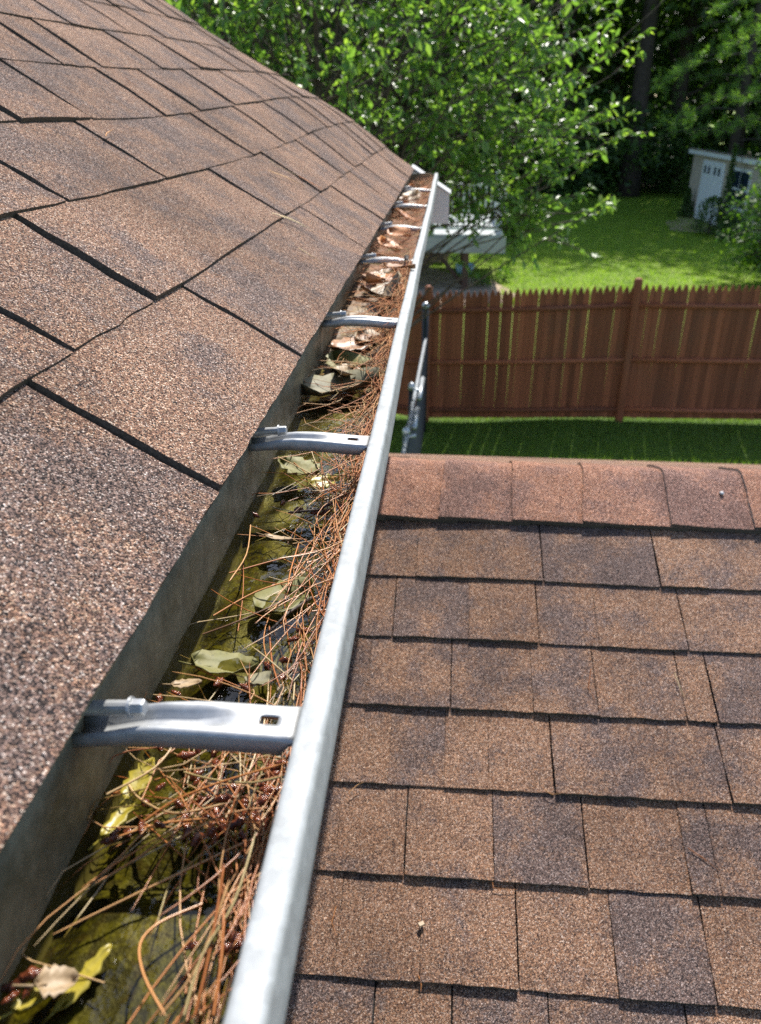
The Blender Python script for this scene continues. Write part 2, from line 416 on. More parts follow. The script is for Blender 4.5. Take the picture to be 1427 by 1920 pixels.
# ------------------------------------------------------------------ gutter
GY0, GY1 = -1.0, 3.752; GZ = CAMZ - .255
gutter = thing('rain_gutter', (-.11, 1.4, CAMZ-.34), 'pale metal rain gutter clogged with wet debris along the shingle eave', 'gutter')
def sweep(prof, ys, mat, name, thick=.0012, origin=None, smooth=True):
    mb = MB(); n = len(prof)
    for y in ys:
        for (x, z) in prof: mb.v.append((x + .0009*math.sin(3.1*y)+.0004*math.sin(11*y), y, GZ + z + .0011*math.sin(2.1*y+1)+.0004*math.sin(9*y)))
    for i in range(len(ys)-1):
        for j in range(n-1): mb.face((i*n+j, i*n+j+1, (i+1)*n+j+1, (i+1)*n+j))
    o = mb.obj(name, mat, gutter, smooth=smooth)
    md = o.modifiers.new('s', 'SOLIDIFY'); md.thickness = thick; md.offset = 0
    return o
ys = [GY0 + (GY1-GY0)*i/60 for i in range(61)]
sweep([(-.1695,-.004),(-.169,-.03),(-.1685,-.06),(-.166,-.0815),(-.162,-.085),(-.12,-.0856),(-.082,-.085),(-.077,-.082)], ys, M['gutter_in'], 'trough')
rim_prof = [(-0.0612, -0.0105), (-0.0615, -0.004), (-0.061, -0.001), (-0.06, -0.0001), (-0.0588, 0), (-0.054, 0.0002), (-0.0518, 0), (-0.0502, -0.0003), (-0.0492, -0.0012), (-0.0487, -0.0026), (-0.0484, -0.005), (-0.0472, -0.014), (-0.0462, -0.0195), (-0.0468, -0.0225), (-0.0485, -0.0245), (-0.054, -0.027), (-0.0585, -0.0345), (-0.061, -0.044), (-0.065, -0.058), (-0.0705, -0.072), (-0.0767, -0.0815)]
rim = sweep(rim_prof, ys, M['gutter'], 'front_rim', .0011)
mb = MB()
for y in (GY1-.003, GY1):
    for (x, z) in [(-.1695,-.004),(-.166,-.0815),(-.162,-.085),(-.08,-.085),(-.063,-.05),(-.05,-.024),(-.047,-.003),(-.10,.0025)]: mb.v.append((x, y, GZ+z))
mb.face(range(8)); mb.face(reversed(range(8, 16)))
for i in range(8): mb.face((i, i+8, (i+1)%8+8, (i+1)%8))
mb.obj('end_cap', M['gutter_in'], gutter)
# hangers
def hanger(y0, tilt):
    W = .0120
    xs = [-.0622,-.066,-.0695,-.0720,-.0740,-.0775,-.0805,-.0825,-.088,-.096,-.104,-.112,-.120,-.128,-.136,-.144,-.152,-.160,-.1675]
    mb = MB(); G = []
    for x in xs:
        t = (-.0622 - x)/.105                             # 0 at the rim, 1 at the back wall
        g = .0052*sm(.24, .48, t); fl = .0028 + .0070*sm(0, .08, t)*(1-.5*sm(.6, .95, t)); wd = W*(1-.24*sm(.35, 1, t))
        top = -.0060 + .0030*sm(.0, .5, t) - .0062*sm(.62, 1.0, t)
        gw = .0050
        pr = [(-wd-.0004, top-fl), (-wd-.0002, top-fl*.55), (-wd, top-.0022), (-wd+.0006, top-.0008), (-wd+.0020, top), (-gw-.0022, top), (-gw, top-g*.35), (-gw*.60, top-g*.88), (-.0016, top-g), (.0016, top-g), (gw*.60, top-g*.88), (gw, top-g*.35), (gw+.0022, top), (wd-.0020, top), (wd-.0006, top-.0008), (wd, top-.0022), (wd+.0002, top-fl*.55), (wd+.0004, top-fl)]
        G.append([mb.vert((x, y0 + a + tilt*(x+.062), GZ + b)) for a, b in pr])
    for i in range(len(xs)-1):
        for j in range(17):
            if -.0810 < (xs[i]+xs[i+1])/2 < -.0712 and 7 <= j <= 9: continue      # the slot
            mb.face((G[i][j], G[i][j+1], G[i+1][j+1], G[i+1][j]))
    o = mb.obj('bracket', M['zinc'], gutter, smooth=True)
    md = o.modifiers.new('s', 'SOLIDIFY'); md.thickness = .0010; md.offset = -1
    # screw: shank sleeve, washer face and hex head
    zc = GZ + .0012; yc = y0 + tilt*-.075
    mb = MB(); ax = Vector((-1, tilt*.4, -.10)).normalized(); hp = Vector((-.1375, yc, zc))
    mb.tube([hp + ax*.004, hp + ax*.016, hp + ax*.034], [.0036, .0037, .0037], 14)
    mb.tube([hp + ax*.0032, hp + ax*.0044], [.0051, .0053], 18)
    mb.tube([hp - ax*.0030, hp - ax*.0022, hp + ax*.0032], [.0034, .0040, .0041], 6)
    mb.obj('screw', M['zinc'], o)
    return o
HY = [.291, .653, 1.100, 1.588, 2.057, 2.544, 3.058, -.19, -.62]
for i, y in enumerate(HY): hanger(y, [.06,.02,.03,.01,-.02,.02,.0,.02,.0][i])

# ------------------------------------------------------------------ what lies in the gutter
ZB = GZ - .0845; ZW = CAMZ - .317                      # gutter floor, water level
def hn(x, y, k=1.0):                                   # cheap layered noise
    v = 0
    for q, (a, b, c, p) in enumerate(((61,37,1,.3),(113,-71,.6,1.7),(-151,93,.5,2.9),(263,211,.3,.8),(-331,277,.25,4.1))): v += c*math.sin(a*x*k+b*y*k+p+1.7*math.sin(23*y*k+q))
    return v/2.65
def sludge(x, y):
    t = (x + .166)/.105
    dry = sm(.62, 1.5, y)
    z = ZB + .0092 + .0055*hn(x, y) + .012*dry - .006*sm(.25, 0, t)*(1-dry)
    z += (.010 + .018*dry)*sm(.45, 1.0, t)
    z += .020*dry*(1-.5*sm(2.6, 3.5, y))
    if .10 < y < .236: z = max(z, ZB + .0172 + .0035*hn(x, y, .6) - .009*sm(.2, 0, t))
    if .238 < y < .262: z -= .010
    if .262 < y < .36: z += .006*sm(.3, .7, t)
    return max(z, ZB + .003)
mb = MB(); g = {}; NX, NY = 26, 420
yss = [GY0 + .02 + (GY1-.005-GY0-.02)*((j/NY)**1.0) for j in range(NY+1)]
for j, y in enumerate(yss):
    for i in range(NX+1):
        x = -.1675 + (.1675-.0665)*i/NX; g[i, j] = mb.vert((x, y, sludge(x, y) + random.uniform(-.0003, .0003)))
for j in range(NY):
    for i in range(NX): mb.face((g[i,j], g[i+1,j], g[i+1,j+1], g[i,j+1]))
def mat_sludge():
    k = NT('gutter_sludge')
    n1 = k.noise(38, 5, .65); n2 = k.noise(150, 5, .7); n3 = k.noise(14, 3)
    c = k.ramp(n1, [(.30, (.010,.009,.005)), (.42, (.05,.046,.009)), (.54, (.17,.16,.018)), (.66, (.20,.165,.04)), (.78, (.26,.20,.08))])
    c = k.mix(k.ramp(n2, [(.42, .85), (.54, 0)]), c, (.03,.024,.012))
    sm_ = k.noise(30, 4, .6, dist=1.5); c = k.mix(k.ramp(k.math('ABSOLUTE', k.math('SUBTRACT', sm_, .5)), [(.0, .9), (.022, 0)]), c, (.012,.010,.005))
    c = k.mix(1.0, c, k.ramp(k.noise(650, 3, .7), [(.35, .45), (.55, 1.0), (.7, 1.35)]), 'MULTIPLY'); c = k.mix(k.ramp(k.noise(90, 4, .7), [(.55, 0), (.68, .7)]), c, (.075,.04,.016))
    sx = k.n('ShaderNodeSeparateXYZ'); k.set(sx.inputs[0], k.pos())
    far = k.n('ShaderNodeMapRange'); k.set(far.inputs[0], sx.outputs[1]); far.inputs[1].default_value = .75; far.inputs[2].default_value = 1.7
    br = k.ramp(n2, [(.3, (.05,.022,.010)), (.5, (.20,.085,.035)), (.7, (.32,.17,.085))])
    c = k.mix(far.outputs[0], c, br)
    rf = k.mix(far.outputs[0], (.45,.45,.45), (.8,.8,.8))
    return k.done(k.bsdf(c, rf, k.bump(k.math('ADD', n2, k.math('MULTIPLY', k.noise(420, 2), .3)), .45, .002), spec=.5))
M['sludge'] = mat_sludge()
o = mb.obj('leaf_sludge', M['sludge'], None, smooth=True); tag(o, 'wet green and brown sludge of rotted leaves on the gutter floor', 'sludge', kind='stuff')
# water
mb = MB(); g = {}
NX2, NY2 = 20, 260
for j in range(NY2+1):
    y = GY0+.02 + (1.75-GY0)*j/NY2
    for i in range(NX2+1):
        x = -.1683 + (.1683-.0648)*i/NX2
        g[i, j] = mb.vert((x, y, ZW + .0004*math.sin(210*x+130*y)+.0003*math.sin(-170*x+260*y)))
for j in range(NY2):
    for i in range(NX2): mb.face((g[i,j], g[i+1,j], g[i+1,j+1], g[i,j+1]))
def mat_water():
    k = NT('standing_water')
    nm = k.bump(k.math('ADD', k.noise(75, 1, .4), k.math('MULTIPLY', k.noise(260, 1), .18)), .65, .0028)
    fr = k.n('ShaderNodeFresnel', IOR=1.33); k.set(fr.inputs['Normal'], nm)
    tr = k.n('ShaderNodeBsdfTransparent'); k.set(tr.inputs[0], (.64,.61,.36))
    gl = k.n('ShaderNodeBsdfGlossy', Roughness=.06); k.set(gl.inputs['Normal'], nm); k.set(gl.inputs[0], (1,1,1))
    mx = k.n('ShaderNodeMixShader'); k.set(mx.inputs[0], k.math('MULTIPLY', fr.outputs[0], 1.35)); k.t.links.new(tr.outputs[0], mx.inputs[1]); k.t.links.new(gl.outputs[0], mx.inputs[2])
    return k.done(mx)
M['water'] = mat_water()
o = mb.obj('water', M['water'], None, smooth=True); tag(o, 'shallow murky standing water in the clogged gutter', 'water', kind='structure')

# pine needles
def mat_needle():
    k = NT('pine_needle'); a = k.n('ShaderNodeAttribute', attribute_name='tone')
    oi = k.n('ShaderNodeObjectInfo').outputs['Random']
    t = k.math('FRACT', k.math('ADD', a.outputs['Fac'], k.math('MULTIPLY', oi, .93)))
    c = k.ramp(t, [(0, (.28,.085,.025)), (.18, (.46,.16,.045)), (.38, (.58,.24,.075)), (.58, (.62,.38,.17)), (.75, (.60,.48,.27)), (.88, (.34,.25,.07)), (1, (.14,.06,.025))])
    sx = k.n('ShaderNodeSeparateXYZ'); k.set(sx.inputs[0], k.pos())
    mr = k.n('ShaderNodeMapRange'); k.set(mr.inputs[0], sx.outputs[1]); mr.inputs[1].default_value = .5; mr.inputs[2].default_value = 1.1; mr.inputs[3].default_value = .34; mr.inputs[4].default_value = .75
    return k.done(k.bsdf(c, mr.outputs[0], spec=.45))
M['needle'] = mat_needle()
def needle_path(x, y, z, phi, L, bend, seg=5, floor=True, lift=0.0, nsl=None, kink=0):
    pts = []; cx, cy = x, y; st = L/seg; a = phi - bend*.5
    if kink: kk = random.randint(1, seg-2)
    for i in range(seg+1):
        u = i/seg
        xx = min(-.0655, max(-.1665, cx)) if floor else cx
        zz = z + lift*u
        if floor: zz = max(zz, max(sludge(xx, cy), ZW-.001)+.0006) if nsl is None else zz
        pts.append((xx, cy, zz)); cx += math.cos(a)*st; cy += math.sin(a)*st; a += bend/seg
        if kink and i == kk: a += kink
    return pts
def needle_batch(paths, tones, rads):
    V = []; F = []; T = []
    for pts, t, r in zip(paths, tones, rads):
        b = len(V); n = len(pts)
        for i, p in enumerate(pts):
            q = pts[min(i+1, n-1)]; q0 = pts[max(i-1, 0)]; dx, dy = q[0]-q0[0], q[1]-q0[1]; l = math.hypot(dx, dy) or 1
            sx, sy = -dy/l, dx/l; rr = r*(1 if i < n-1 else .3)
            V += [(p[0]+sx*rr, p[1]+sy*rr, p[2]), (p[0], p[1], p[2]+rr*1.3), (p[0]-sx*rr, p[1]-sy*rr, p[2])]; T += [t]*3
        for i in range(n-1):
            for k in range(3):
                a0 = b+3*i+k; a1 = b+3*i+(k+1)%3; F.append((a0, a1, a1+3, a0+3))
    return V, F, T
paths = []; tones = []; rads = []
def put(x, y, z, phi, L, bend, tone, r=.00055, **kw):
    paths.append(needle_path(x, y, z, phi, L, bend, **kw)); tones.append(tone); rads.append(r)
# windrow of needles along the front wall
for _ in range(1300):
    y = random.uniform(-.3, .62) if random.random() < .42 else random.uniform(.6, 1.55); t = random.betavariate(11, 1.2); x = -.163 + .098*t
    pile = .026*sm(.55, 1.0, t)*(.45+.55*sm(.2, .6, y))
    z = max(sludge(x, y), ZW) + random.uniform(0, 1)**.7*pile
    phi = PI/2 + random.gauss(0, .20 + (.45 if random.random() < .2 else 0))
    if random.random() < .5: phi += PI
    put(x, y, z, phi, random.uniform(.045, .105), random.gauss(0, .5), random.random()*.62+.08, random.uniform(.00028, .0005), lift=random.gauss(0, .006))
# loose ones over the water and in the heap in front of the first bracket
def scatter(n, y0, y1, t0, t1, zmax, spread=PI, tl=(.05, .8), L=(.04, .1)):
    for _ in range(n):
        y = random.uniform(y0, y1); t = random.uniform(t0, t1); x = -.165 + .10*t
        put(x, y, max(sludge(x, y), ZW) + random.uniform(0, zmax), random.uniform(-spread, spread), random.uniform(*L), random.gauss(0, .4), random.uniform(*tl), random.uniform(.0003, .00048), lift=random.gauss(0, .003), kink=random.choice((0, 0, 0, .5, -.5)))
scatter(75, .265, .345, .22, 1, .009, tl=(.05, .95)); scatter(20, .37, .60, .3, 1, .004, tl=(.3, .9)); scatter(4, .02, .24, .2, 1, .004)
scatter(80, .62, .95, .35, 1, .012); scatter(260, .9, 1.6, .3, 1, .022); scatter(1300, 1.5, 3.74, 0, 1, .034, tl=(.02, .42), L=(.03, .08))
V, F, T = needle_batch(paths, tones, rads)
o = link('pine_needle_litter', np_mesh('pine_needle_litter', V, F, attr=T), M['needle'], None, None)
tag(o, 'matted orange brown pine needles heaped along the gutter', 'pine needles', kind='stuff')
# single long needles lying on top
def place_name(y):
    for b, t in ((.28, 'in the open stretch before the nearest bracket'), (.645, 'between the nearest and second bracket'), (1.1, 'between the second and third bracket'), (1.59, 'between the third and fourth bracket'), (2.06, 'between the fourth and fifth bracket'), (2.55, 'between the fifth and sixth bracket')):
        if y < b: return t
    return 'beyond the sixth bracket'
NL = 'long tan pine needle on the debris '
def single(name, pts, r, label, group, cat='pine needle', mat='needle', tone=None):
    V, F, T = needle_batch([pts], [random.random()*.7 if tone is None else tone], [r])
    me = np_mesh(name, V, F, attr=T); o = link(name, me, M[mat], None, np.mean(np.array(V), 0)); return tag(o, label, cat, group)
for q in range(60):
    y = random.uniform(.25, .95); t = random.uniform(.5, 1) if q % 3 else random.betavariate(6, 1.2); x = -.163 + .097*t
    phi = random.uniform(0, 2*PI) if q % 4 == 0 else PI/2 + random.gauss(0, .35)
    pts = needle_path(x, y, max(sludge(x, y), ZW) + .004 + .016*sm(.7, 1, t)*sm(.2, .5, y), phi, random.uniform(.06, .11), random.gauss(0, .35), seg=8, lift=random.gauss(0, .004), kink=random.choice((0, 0, .6, -.6)))
    single('pine_needle', pts, random.uniform(.00042, .0006), NL + place_name(y), 'loose needles on the gutter debris')
# the needles in the open bottom corner and a few that stand out
def pxneedle(pp, z0, z1, r=.00068, tone=.5):
    pts = [at_z(x, y, ZW + z0 + (z1-z0)*i/(len(pp)-1)) for i, (x, y) in enumerate(pp)]
    V = [Vector(p) for p in pts]; out = []
    for i in range(len(V)-1):
        p0 = V[max(i-1, 0)]; p1 = V[i]; p2 = V[i+1]; p3 = V[min(i+2, len(V)-1)]
        for s in range(4):
            t = s/4; out.append(tuple(.5*((2*p1)+(-p0+p2)*t+(2*p0-5*p1+4*p2-p3)*t*t+(-p0+3*p1-3*p2+p3)*t**3)))
    out.append(tuple(V[-1])); single('pine_needle', out, r, NL + place_name(sum(p[1] for p in out)/len(out)), 'loose needles on the gutter debris', tone=tone)
for pp, z0, z1, tn in [([(380,1695),(300,1730),(263,1770),(270,1830),(310,1905)], .004, .02, .6), ([(300,1905),(360,1830),(400,1740),(430,1650)], .012, .03, .3),
    ([(365,1905),(390,1800),(410,1690),(420,1620)], .02, .034, .62), ([(400,1905),(415,1800),(420,1700)], .026, .034, .45), ([(345,1905),(380,1790),(440,1690),(480,1560)], .022, .036, .7),
    ([(270,1540),(330,1500),(420,1465),(540,1430)], .006, .02, .55), ([(345,1448),(400,1462),(470,1468),(530,1456)], .008, .02, .6), ([(240,1470),(265,1500),(330,1525),(430,1505)], .004, .01, .35),
    ([(430,1075),(520,1050),(610,1030)], .003, .006, .6), ([(400,1155),(480,1110),(560,1085)], .003, .01, .5), ([(380,1190),(460,1160),(545,1120)], .002, .008, .45), ([(470,985),(462,1040),(430,1090)], .004, .012, .35),
    ([(505,1175),(510,1240),(525,1290)], .006, .01, .25), ([(560,1020),(545,1070),(540,1100)], .004, .01, .6), ([(200,1490),(290,1440),(330,1390)], .01, .012, .8), ([(220,1570),(300,1545),(390,1535)], .004, .008, .7)]:
    pxneedle(pp, z0, z1, tone=tn)

# leaves, scraps, buds and twigs
def mat_leaf(name, c0, c1, rough=.35, transl=0.0):
    k = NT(name); n = k.noise(70, 5, .65); n2 = k.noise(260, 3, .7)
    c = k.mix(k.ramp(n, [(.35, 0), (.65, 1)]), c0, c1); c = k.mix(k.ramp(n2, [(.56, 0), (.72, .6)]), c, tuple(.35*x for x in c0))
    return k.done(k.bsdf(c, rough, k.bump(k.noise(180, 3), .35, .0012), spec=.5))
M['leaf_yellow'] = mat_leaf('leaf_yellow', (.26,.21,.015), (.42,.34,.05), .4); M['leaf_tan'] = mat_leaf('leaf_tan', (.24,.16,.08), (.36,.26,.15), .55)
M['leaf_olive'] = mat_leaf('leaf_olive', (.12,.12,.02), (.17,.15,.04), .62); M['leaf_grey'] = mat_leaf('leaf_grey', (.12,.11,.055), (.21,.19,.105), .65)
M['leaf_brown'] = mat_leaf('leaf_brown', (.20,.09,.035), (.36,.18,.08), .45); M['leaf_orange'] = mat_leaf('leaf_orange', (.42,.15,.04), (.55,.26,.10), .5)
def leaf(px, py, dz, L, W, ang, mat, label, curl=.15, tilt=(0, 0), yw=None):
    c = at_z(px, py, ZW + dz) if yw is None else np.array(yw)
    mb = MB(); n = 9; rows = []; c = Vector(c); rot = Matrix.Rotation(ang, 3, 'Z') @ Matrix.Rotation(tilt[0], 3, 'X') @ Matrix.Rotation(tilt[1], 3, 'Y')
    for i in range(n+1):
        u = i/n; hw = W*.5*math.sin(PI*u**.8)**.6*(1+.18*math.sin(9*PI*u+L*900)+.12*math.sin(23*u+W*700)) + .0002; row = []
        for j in range(-2, 3):
            v = j/2; zz = curl*W*(v*v*.8) + curl*L*.5*(u-.5)**2*1.5 + .02*L*math.sin(5*u+3*v) - (.02*W if j == 0 else 0)
            row.append(mb.vert(c + rot @ Vector(((u-.5)*L, v*hw, zz))))
        rows.append(row)
    for i in range(n):
        for j in range(4): mb.face((rows[i][j], rows[i+1][j], rows[i+1][j+1], rows[i][j+1]))
    mb.tube([c + rot @ Vector((-.5*L-.008, .001, .001)), c + rot @ Vector((-.5*L, 0, .0005)), c + rot @ Vector((-.2*L, 0, .0008))], [.0005, .0006, .0003], 5)
    o = mb.obj('fallen_leaf', M[mat], None, smooth=True); md = o.modifiers.new('s', 'SOLIDIFY'); md.thickness = .00035
    return tag(o, label, 'leaf')
LV = [(262,1462,.004,.026,.012,1.3,'leaf_yellow','pale yellow curled leaf just in front of the nearest bracket'),
 (228,1530,.001,.030,.007,1.25,'leaf_yellow','bright yellow torn leaf strip against the dark back of the gutter'),
 (158,1835,.001,.030,.008,1.1,'leaf_yellow','yellow split leaf at the open corner of the gutter'),
 (75,1862,.001,.022,.008,.9,'leaf_yellow','yellow leaf scrap beside the dark wet buds'),
 (105,1845,.006,.016,.012,.4,'leaf_tan','cream leaf scrap with wet shine among yellow leaves'),
 (350,1283,.003,.018,.009,.2,'leaf_tan','small cream leaf scrap behind the nearest bracket'),
 (490,1280,.003,.020,.016,.7,'leaf_grey','pale rounded leaf by the needles behind the nearest bracket'),
 (420,1255,-.001,.042,.026,.1,'leaf_olive','broad olive leaf sunk in water behind the nearest bracket'),
 (522,1010,.004,.024,.008,-.2,'leaf_tan','small cream narrow leaf floating on green water'),
 (535,1130,-.002,.05,.036,.8,'leaf_olive','large green slimed leaf in the open pool'),
 (640,735,.006,.10,.065,.3,'leaf_grey','big pale greenish leaf lying flat among needles'),
 (655,690,.006,.085,.055,2.2,'leaf_olive','olive wet leaf behind the big pale leaf'),
 (668,650,.012,.080,.050,.6,'leaf_brown','reddish brown leaf under scattered needles'),
 (700,638,.016,.060,.040,-.6,'leaf_tan','pale dry leaf standing in the needle heap'),
 (560,880,.003,.05,.032,2.6,'leaf_olive','dark olive leaf below the second bracket'),
 (610,905,.008,.030,.016,.5,'leaf_yellow','yellow leaf fragment under criss-cross needles'),
 (650,700,.018,.06,.03,1.4,'leaf_tan','tan folded leaf leaning over wet leaves'),
 (690,588,.02,.07,.045,.3,'leaf_tan','light dry leaf before the third bracket'),
 (715,525,.03,.09,.05,.9,'leaf_brown','brown curled leaf before the fourth bracket'),
 (728,465,.035,.09,.05,2.1,'leaf_orange','orange brown leaf behind the fourth bracket'),
 (760,395,.035,.10,.06,.4,'leaf_orange','bright orange leaf lying between far brackets'),
 (770,372,.04,.11,.06,1.2,'leaf_tan','cream curled leaf near the gutter end')]
for a in LV: leaf(*a, curl=random.uniform(.1, .3), tilt=(random.gauss(0, .12), random.gauss(0, .12)))
for q in range(26):
    y = random.uniform(1.3, 3.6); x = random.uniform(-.155, -.08); z = max(sludge(x, y), ZW) + random.uniform(.008, .03)
    o = leaf(0, 0, 0, random.uniform(.04, .08), random.uniform(.02, .045), random.uniform(0, 6), random.choice(('leaf_brown', 'leaf_orange', 'leaf_tan')), 'dry brown leaf among needles ' + place_name(y), curl=random.uniform(.1, .5), tilt=(random.gauss(0, .3), random.gauss(0, .3)), yw=(x, y, z))
    o['group'] = 'dry leaves in the far half of the gutter'
def mat_bud():
    k = NT('wet_bud'); n = k.noise(260, 4, .7)
    return k.done(k.bsdf(k.ramp(n, [(.3, (.035,.010,.005)), (.5, (.14,.035,.014)), (.72, (.30,.09,.035))]), .18, k.bump(k.noise(700, 2), .9, .0012), spec=.6))
M['bud'] = mat_bud()
def bud_mesh(seed):
    r_ = random.Random(seed); mb = MB(); n, m = 9, 9; R0 = []
    for i in range(n+1):
        u = i/n; rad = .21*math.sin(PI*u)**.7*(1+.16*math.sin(13*u+seed)) + .01; row = []
        for j in range(m):
            a = 2*PI*j/m + .5*u*4; rr = rad*(1+.22*r_.uniform(-1, 1)); row.append(mb.vert((u-.5, rr*math.cos(a) + .08*math.sin(3*u), rr*math.sin(a))))
        R0.append(row)
    for i in range(n):
        for j in range(m): mb.face((R0[i][j], R0[i][(j+1)%m], R0[i+1][(j+1)%m], R0[i+1][j]))
    me = mb.mesh('pollen_cone', True); me.materials.append(M['bud']); return me
BM = [bud_mesh(i) for i in range(5)]
def bud(p, L, ang):
    o = bpy.data.objects.new('pollen_cone', random.choice(BM)); COL.objects.link(o); o.location = p; o.scale = (L, L*random.uniform(.8, 1.15), L*random.uniform(.8, 1.1)); o.rotation_euler = (random.uniform(0, 6), random.gauss(0, .25), ang)
    return tag(o, 'small wet reddish brown pollen cone ' + place_name(p[1]), 'pollen cone', 'pollen cones scattered in the gutter')
for (x, y) in [(30,1845),(55,1858),(20,1870),(48,1835),(10,1850),(62,1830),(410,1278),(460,1290),(545,1255),(535,1240),(530,1270),(370,1408),(350,1415),(480,1690),(470,1640),(430,1780),(440,1760),(360,1775),(300,1545),(265,1555),(215,1565),(205,1572),(350,1560),(370,1575),(395,1560),(420,1550),(335,1505),(440,1480),(475,1455),(500,1500),(460,1520),(480,1540),(420,1500),(380,1500),(520,1450),(300,1400),(505,1480),(490,1470),(410,1530),(445,1545),(350,1530),(240,1563),(610,960),(640,950),(625,920),(590,960),(560,955),(530,945),(480,965),(500,1250),(550,1200),(570,1180),(120,1560),(300,1310),(330,1300)]:
    bud(at_z(x, y, ZW + random.uniform(.002, .008)), random.uniform(.007, .0125), random.uniform(0, 6))
for q in range(40):
    y = random.uniform(.262, .34); x = -.163+.098*random.betavariate(2.2, 1); bud((x, y, max(sludge(x, y), ZW)+random.uniform(.001, .006)), random.uniform(.006, .011), random.uniform(0, 6))
M['bark'] = mat_simple('twig_bark', (.055,.038,.028), .6, .4, 200, bump=.5, bscale=400)
mb = MB(); p0 = at_z(757, 545, ZW+.02); mb.tube([p0, p0+np.array((.003,.0,.03)), p0+np.array((.004,.01,.06))], [.004,.0035,.0045], 7)
tag(mb.obj('twig', M['bark'], None, smooth=True), 'short dark twig standing up before the fourth bracket', 'twig')
mb = MB(); pts = [at_z(x, y, ZW+.03) for x, y in ((700,552),(720,560),(742,552),(757,535))]; mb.tube(pts, [.003,.005,.005,.004], 7)
tag(mb.obj('twig', M['bark'], None, smooth=True), 'dark bent twig lying across needles before the fourth bracket', 'twig')
for (pp, lab) in (([(700,880),(690,910),(655,925),(600,955),(540,962)], 'thin dark twig across the needles below the second bracket'), ([(585,1120),(540,1150),(505,1185)], 'thin grey twig floating on the green pool')):
    mb = MB(); mb.tube([at_z(x, y, ZW+.010) for x, y in pp], .0011, 6); tag(mb.obj('twig', M['bark'], None, smooth=True), lab, 'twig')

# litter on the roofs
def on_upper(x, y, off=.012):                          # hit the shingle plane along a sight line
    d = ray(x, y); n = np.array([math.sin(SA), 0, math.cos(SA)]); p0 = np.array(upper(0, 0, off)); t = (n @ (p0 - np.array([0,0,CAMZ])))/(n @ d); return np.array([0,0,CAMZ]) + d*t
def on_lower(x, y, off=.011):
    d = ray(x, y); n = np.array([0, -math.sin(SB), math.cos(SB)]); p0 = np.array(lower(0, 0, off)); t = (n @ (p0 - np.array([0,0,CAMZ])))/(n @ d); return np.array([0,0,CAMZ]) + d*t
GRP = 'stray needles on the roofs'
for pp, tn in [([(505,300),(520,312),(560,330)], .62), ([(560,330),(600,352),(606,358)], .6), ([(503,320),(540,334),(585,355)], .3), ([(525,405),(560,418),(590,435)], .3), ([(510,400),(545,410),(570,425)], .28),
    ([(198,256),(200,250),(212,243)], .62), ([(235,145),(245,155),(258,160)], .7), ([(535,193),(548,196),(560,199)], .35), ([(570,255),(580,262),(596,272)], .3), ([(560,465),(580,478),(600,490)], .3), ([(455,170),(470,180),(490,190)], .7), ([(140,20),(180,45),(200,60)], .6), ([(325,30),(335,45),(350,52)], .3)]:
    pts = [on_upper(*q) for q in pp]; single('pine_needle', [tuple(p) for p in pts], .0009, 'stray pine needle stuck on the upper roof shingles', GRP, tone=tn)
for pp, tn in [([(1108,1255),(1103,1290),(1117,1315)], .5), ([(1265,1262),(1275,1290),(1285,1310)], .4), ([(920,1630),(925,1665),(970,1668)], .4), ([(655,1485),(670,1472),(682,1466)], .62), ([(630,1700),(622,1730),(632,1755)], .75), ([(1290,1590),(1320,1610),(1345,1630)], .35), ([(785,1830),(790,1845),(789,1860)], .3), ([(1020,1480),(1035,1490),(1050,1488)], .6)]:
    single('pine_needle', [tuple(on_lower(*q)) for q in pp], .0008, 'stray pine needle lying on the lower roof shingles', GRP, tone=tn)
mb = MB(); c = on_lower(790, 1733, .013); mb.box(c-np.array((.004,.003,.001)), c+np.array((.004,.003,.002)), rot=Matrix.Rotation(.6, 3, 'Z'))
bmx = mb.obj('leaf_scrap', M['leaf_tan'], None); tag(bmx, 'tiny cream leaf scrap on a lower roof shingle', 'leaf scrap')
mb = MB(); c = np.array(cap_pt(-.45, on_lower(1355, 945)[0], .006)); mb.tube([c, c+np.array((0,0,.003)), c+np.array((.001,0,.005))], [.005,.0045,.002], 7)
tag(mb.obj('bird_dropping', M['white_alu'], None, smooth=True), 'small pale dropping on the reddish ridge', 'dropping')

# ------------------------------------------------------------------ ground
def ground_z(x, y): return -.20*sm(2.4, -.3, x)*sm(5, 9.5, y)*sm(14.5, 12, y)
def mat_grass():
    k = NT('lawn'); n = k.noise(1.3, 5, .65); n2 = k.noise(14, 4, .7); n3 = k.noise(.35, 3)
    c = k.mix(k.ramp(n, [(.3, 0), (.7, 1)]), (.14,.235,.016), (.24,.36,.026))
    c = k.mix(k.ramp(n3, [(.45, 0), (.7, .5)]), c, (.30,.36,.035))
    c = k.mix(1.0, c, k.ramp(n2, [(.3, .6), (.7, 1.25)]), 'MULTIPLY')
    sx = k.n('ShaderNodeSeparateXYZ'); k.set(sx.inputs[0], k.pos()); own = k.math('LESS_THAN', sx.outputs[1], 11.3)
    c = k.mix(own, c, k.mix(1.0, c, (.42, .52, .75), 'MULTIPLY'))      # darker, bluer green on the near side of the fence
    return k.done(k.bsdf(c, .75, k.bump(k.math('ADD', n2, k.noise(60, 3)), .9, .05), spec=.25))
M['lawn'] = mat_grass()
gx = [-300,-120,-60,-30,-15,-8,-4] + [-2+.35*i for i in range(21)] + [8,12,20,35,70,140,300]
gy = [-200,-60,-20,-6,0,3] + [5+.4*i for i in range(28)] + [18,22,28,36,46,60,90,160,400,1200]
mb = MB(); g = {}
for i, x in enumerate(gx):
    for j, y in enumerate(gy): g[i, j] = mb.vert((x, y, ground_z(x, y)))
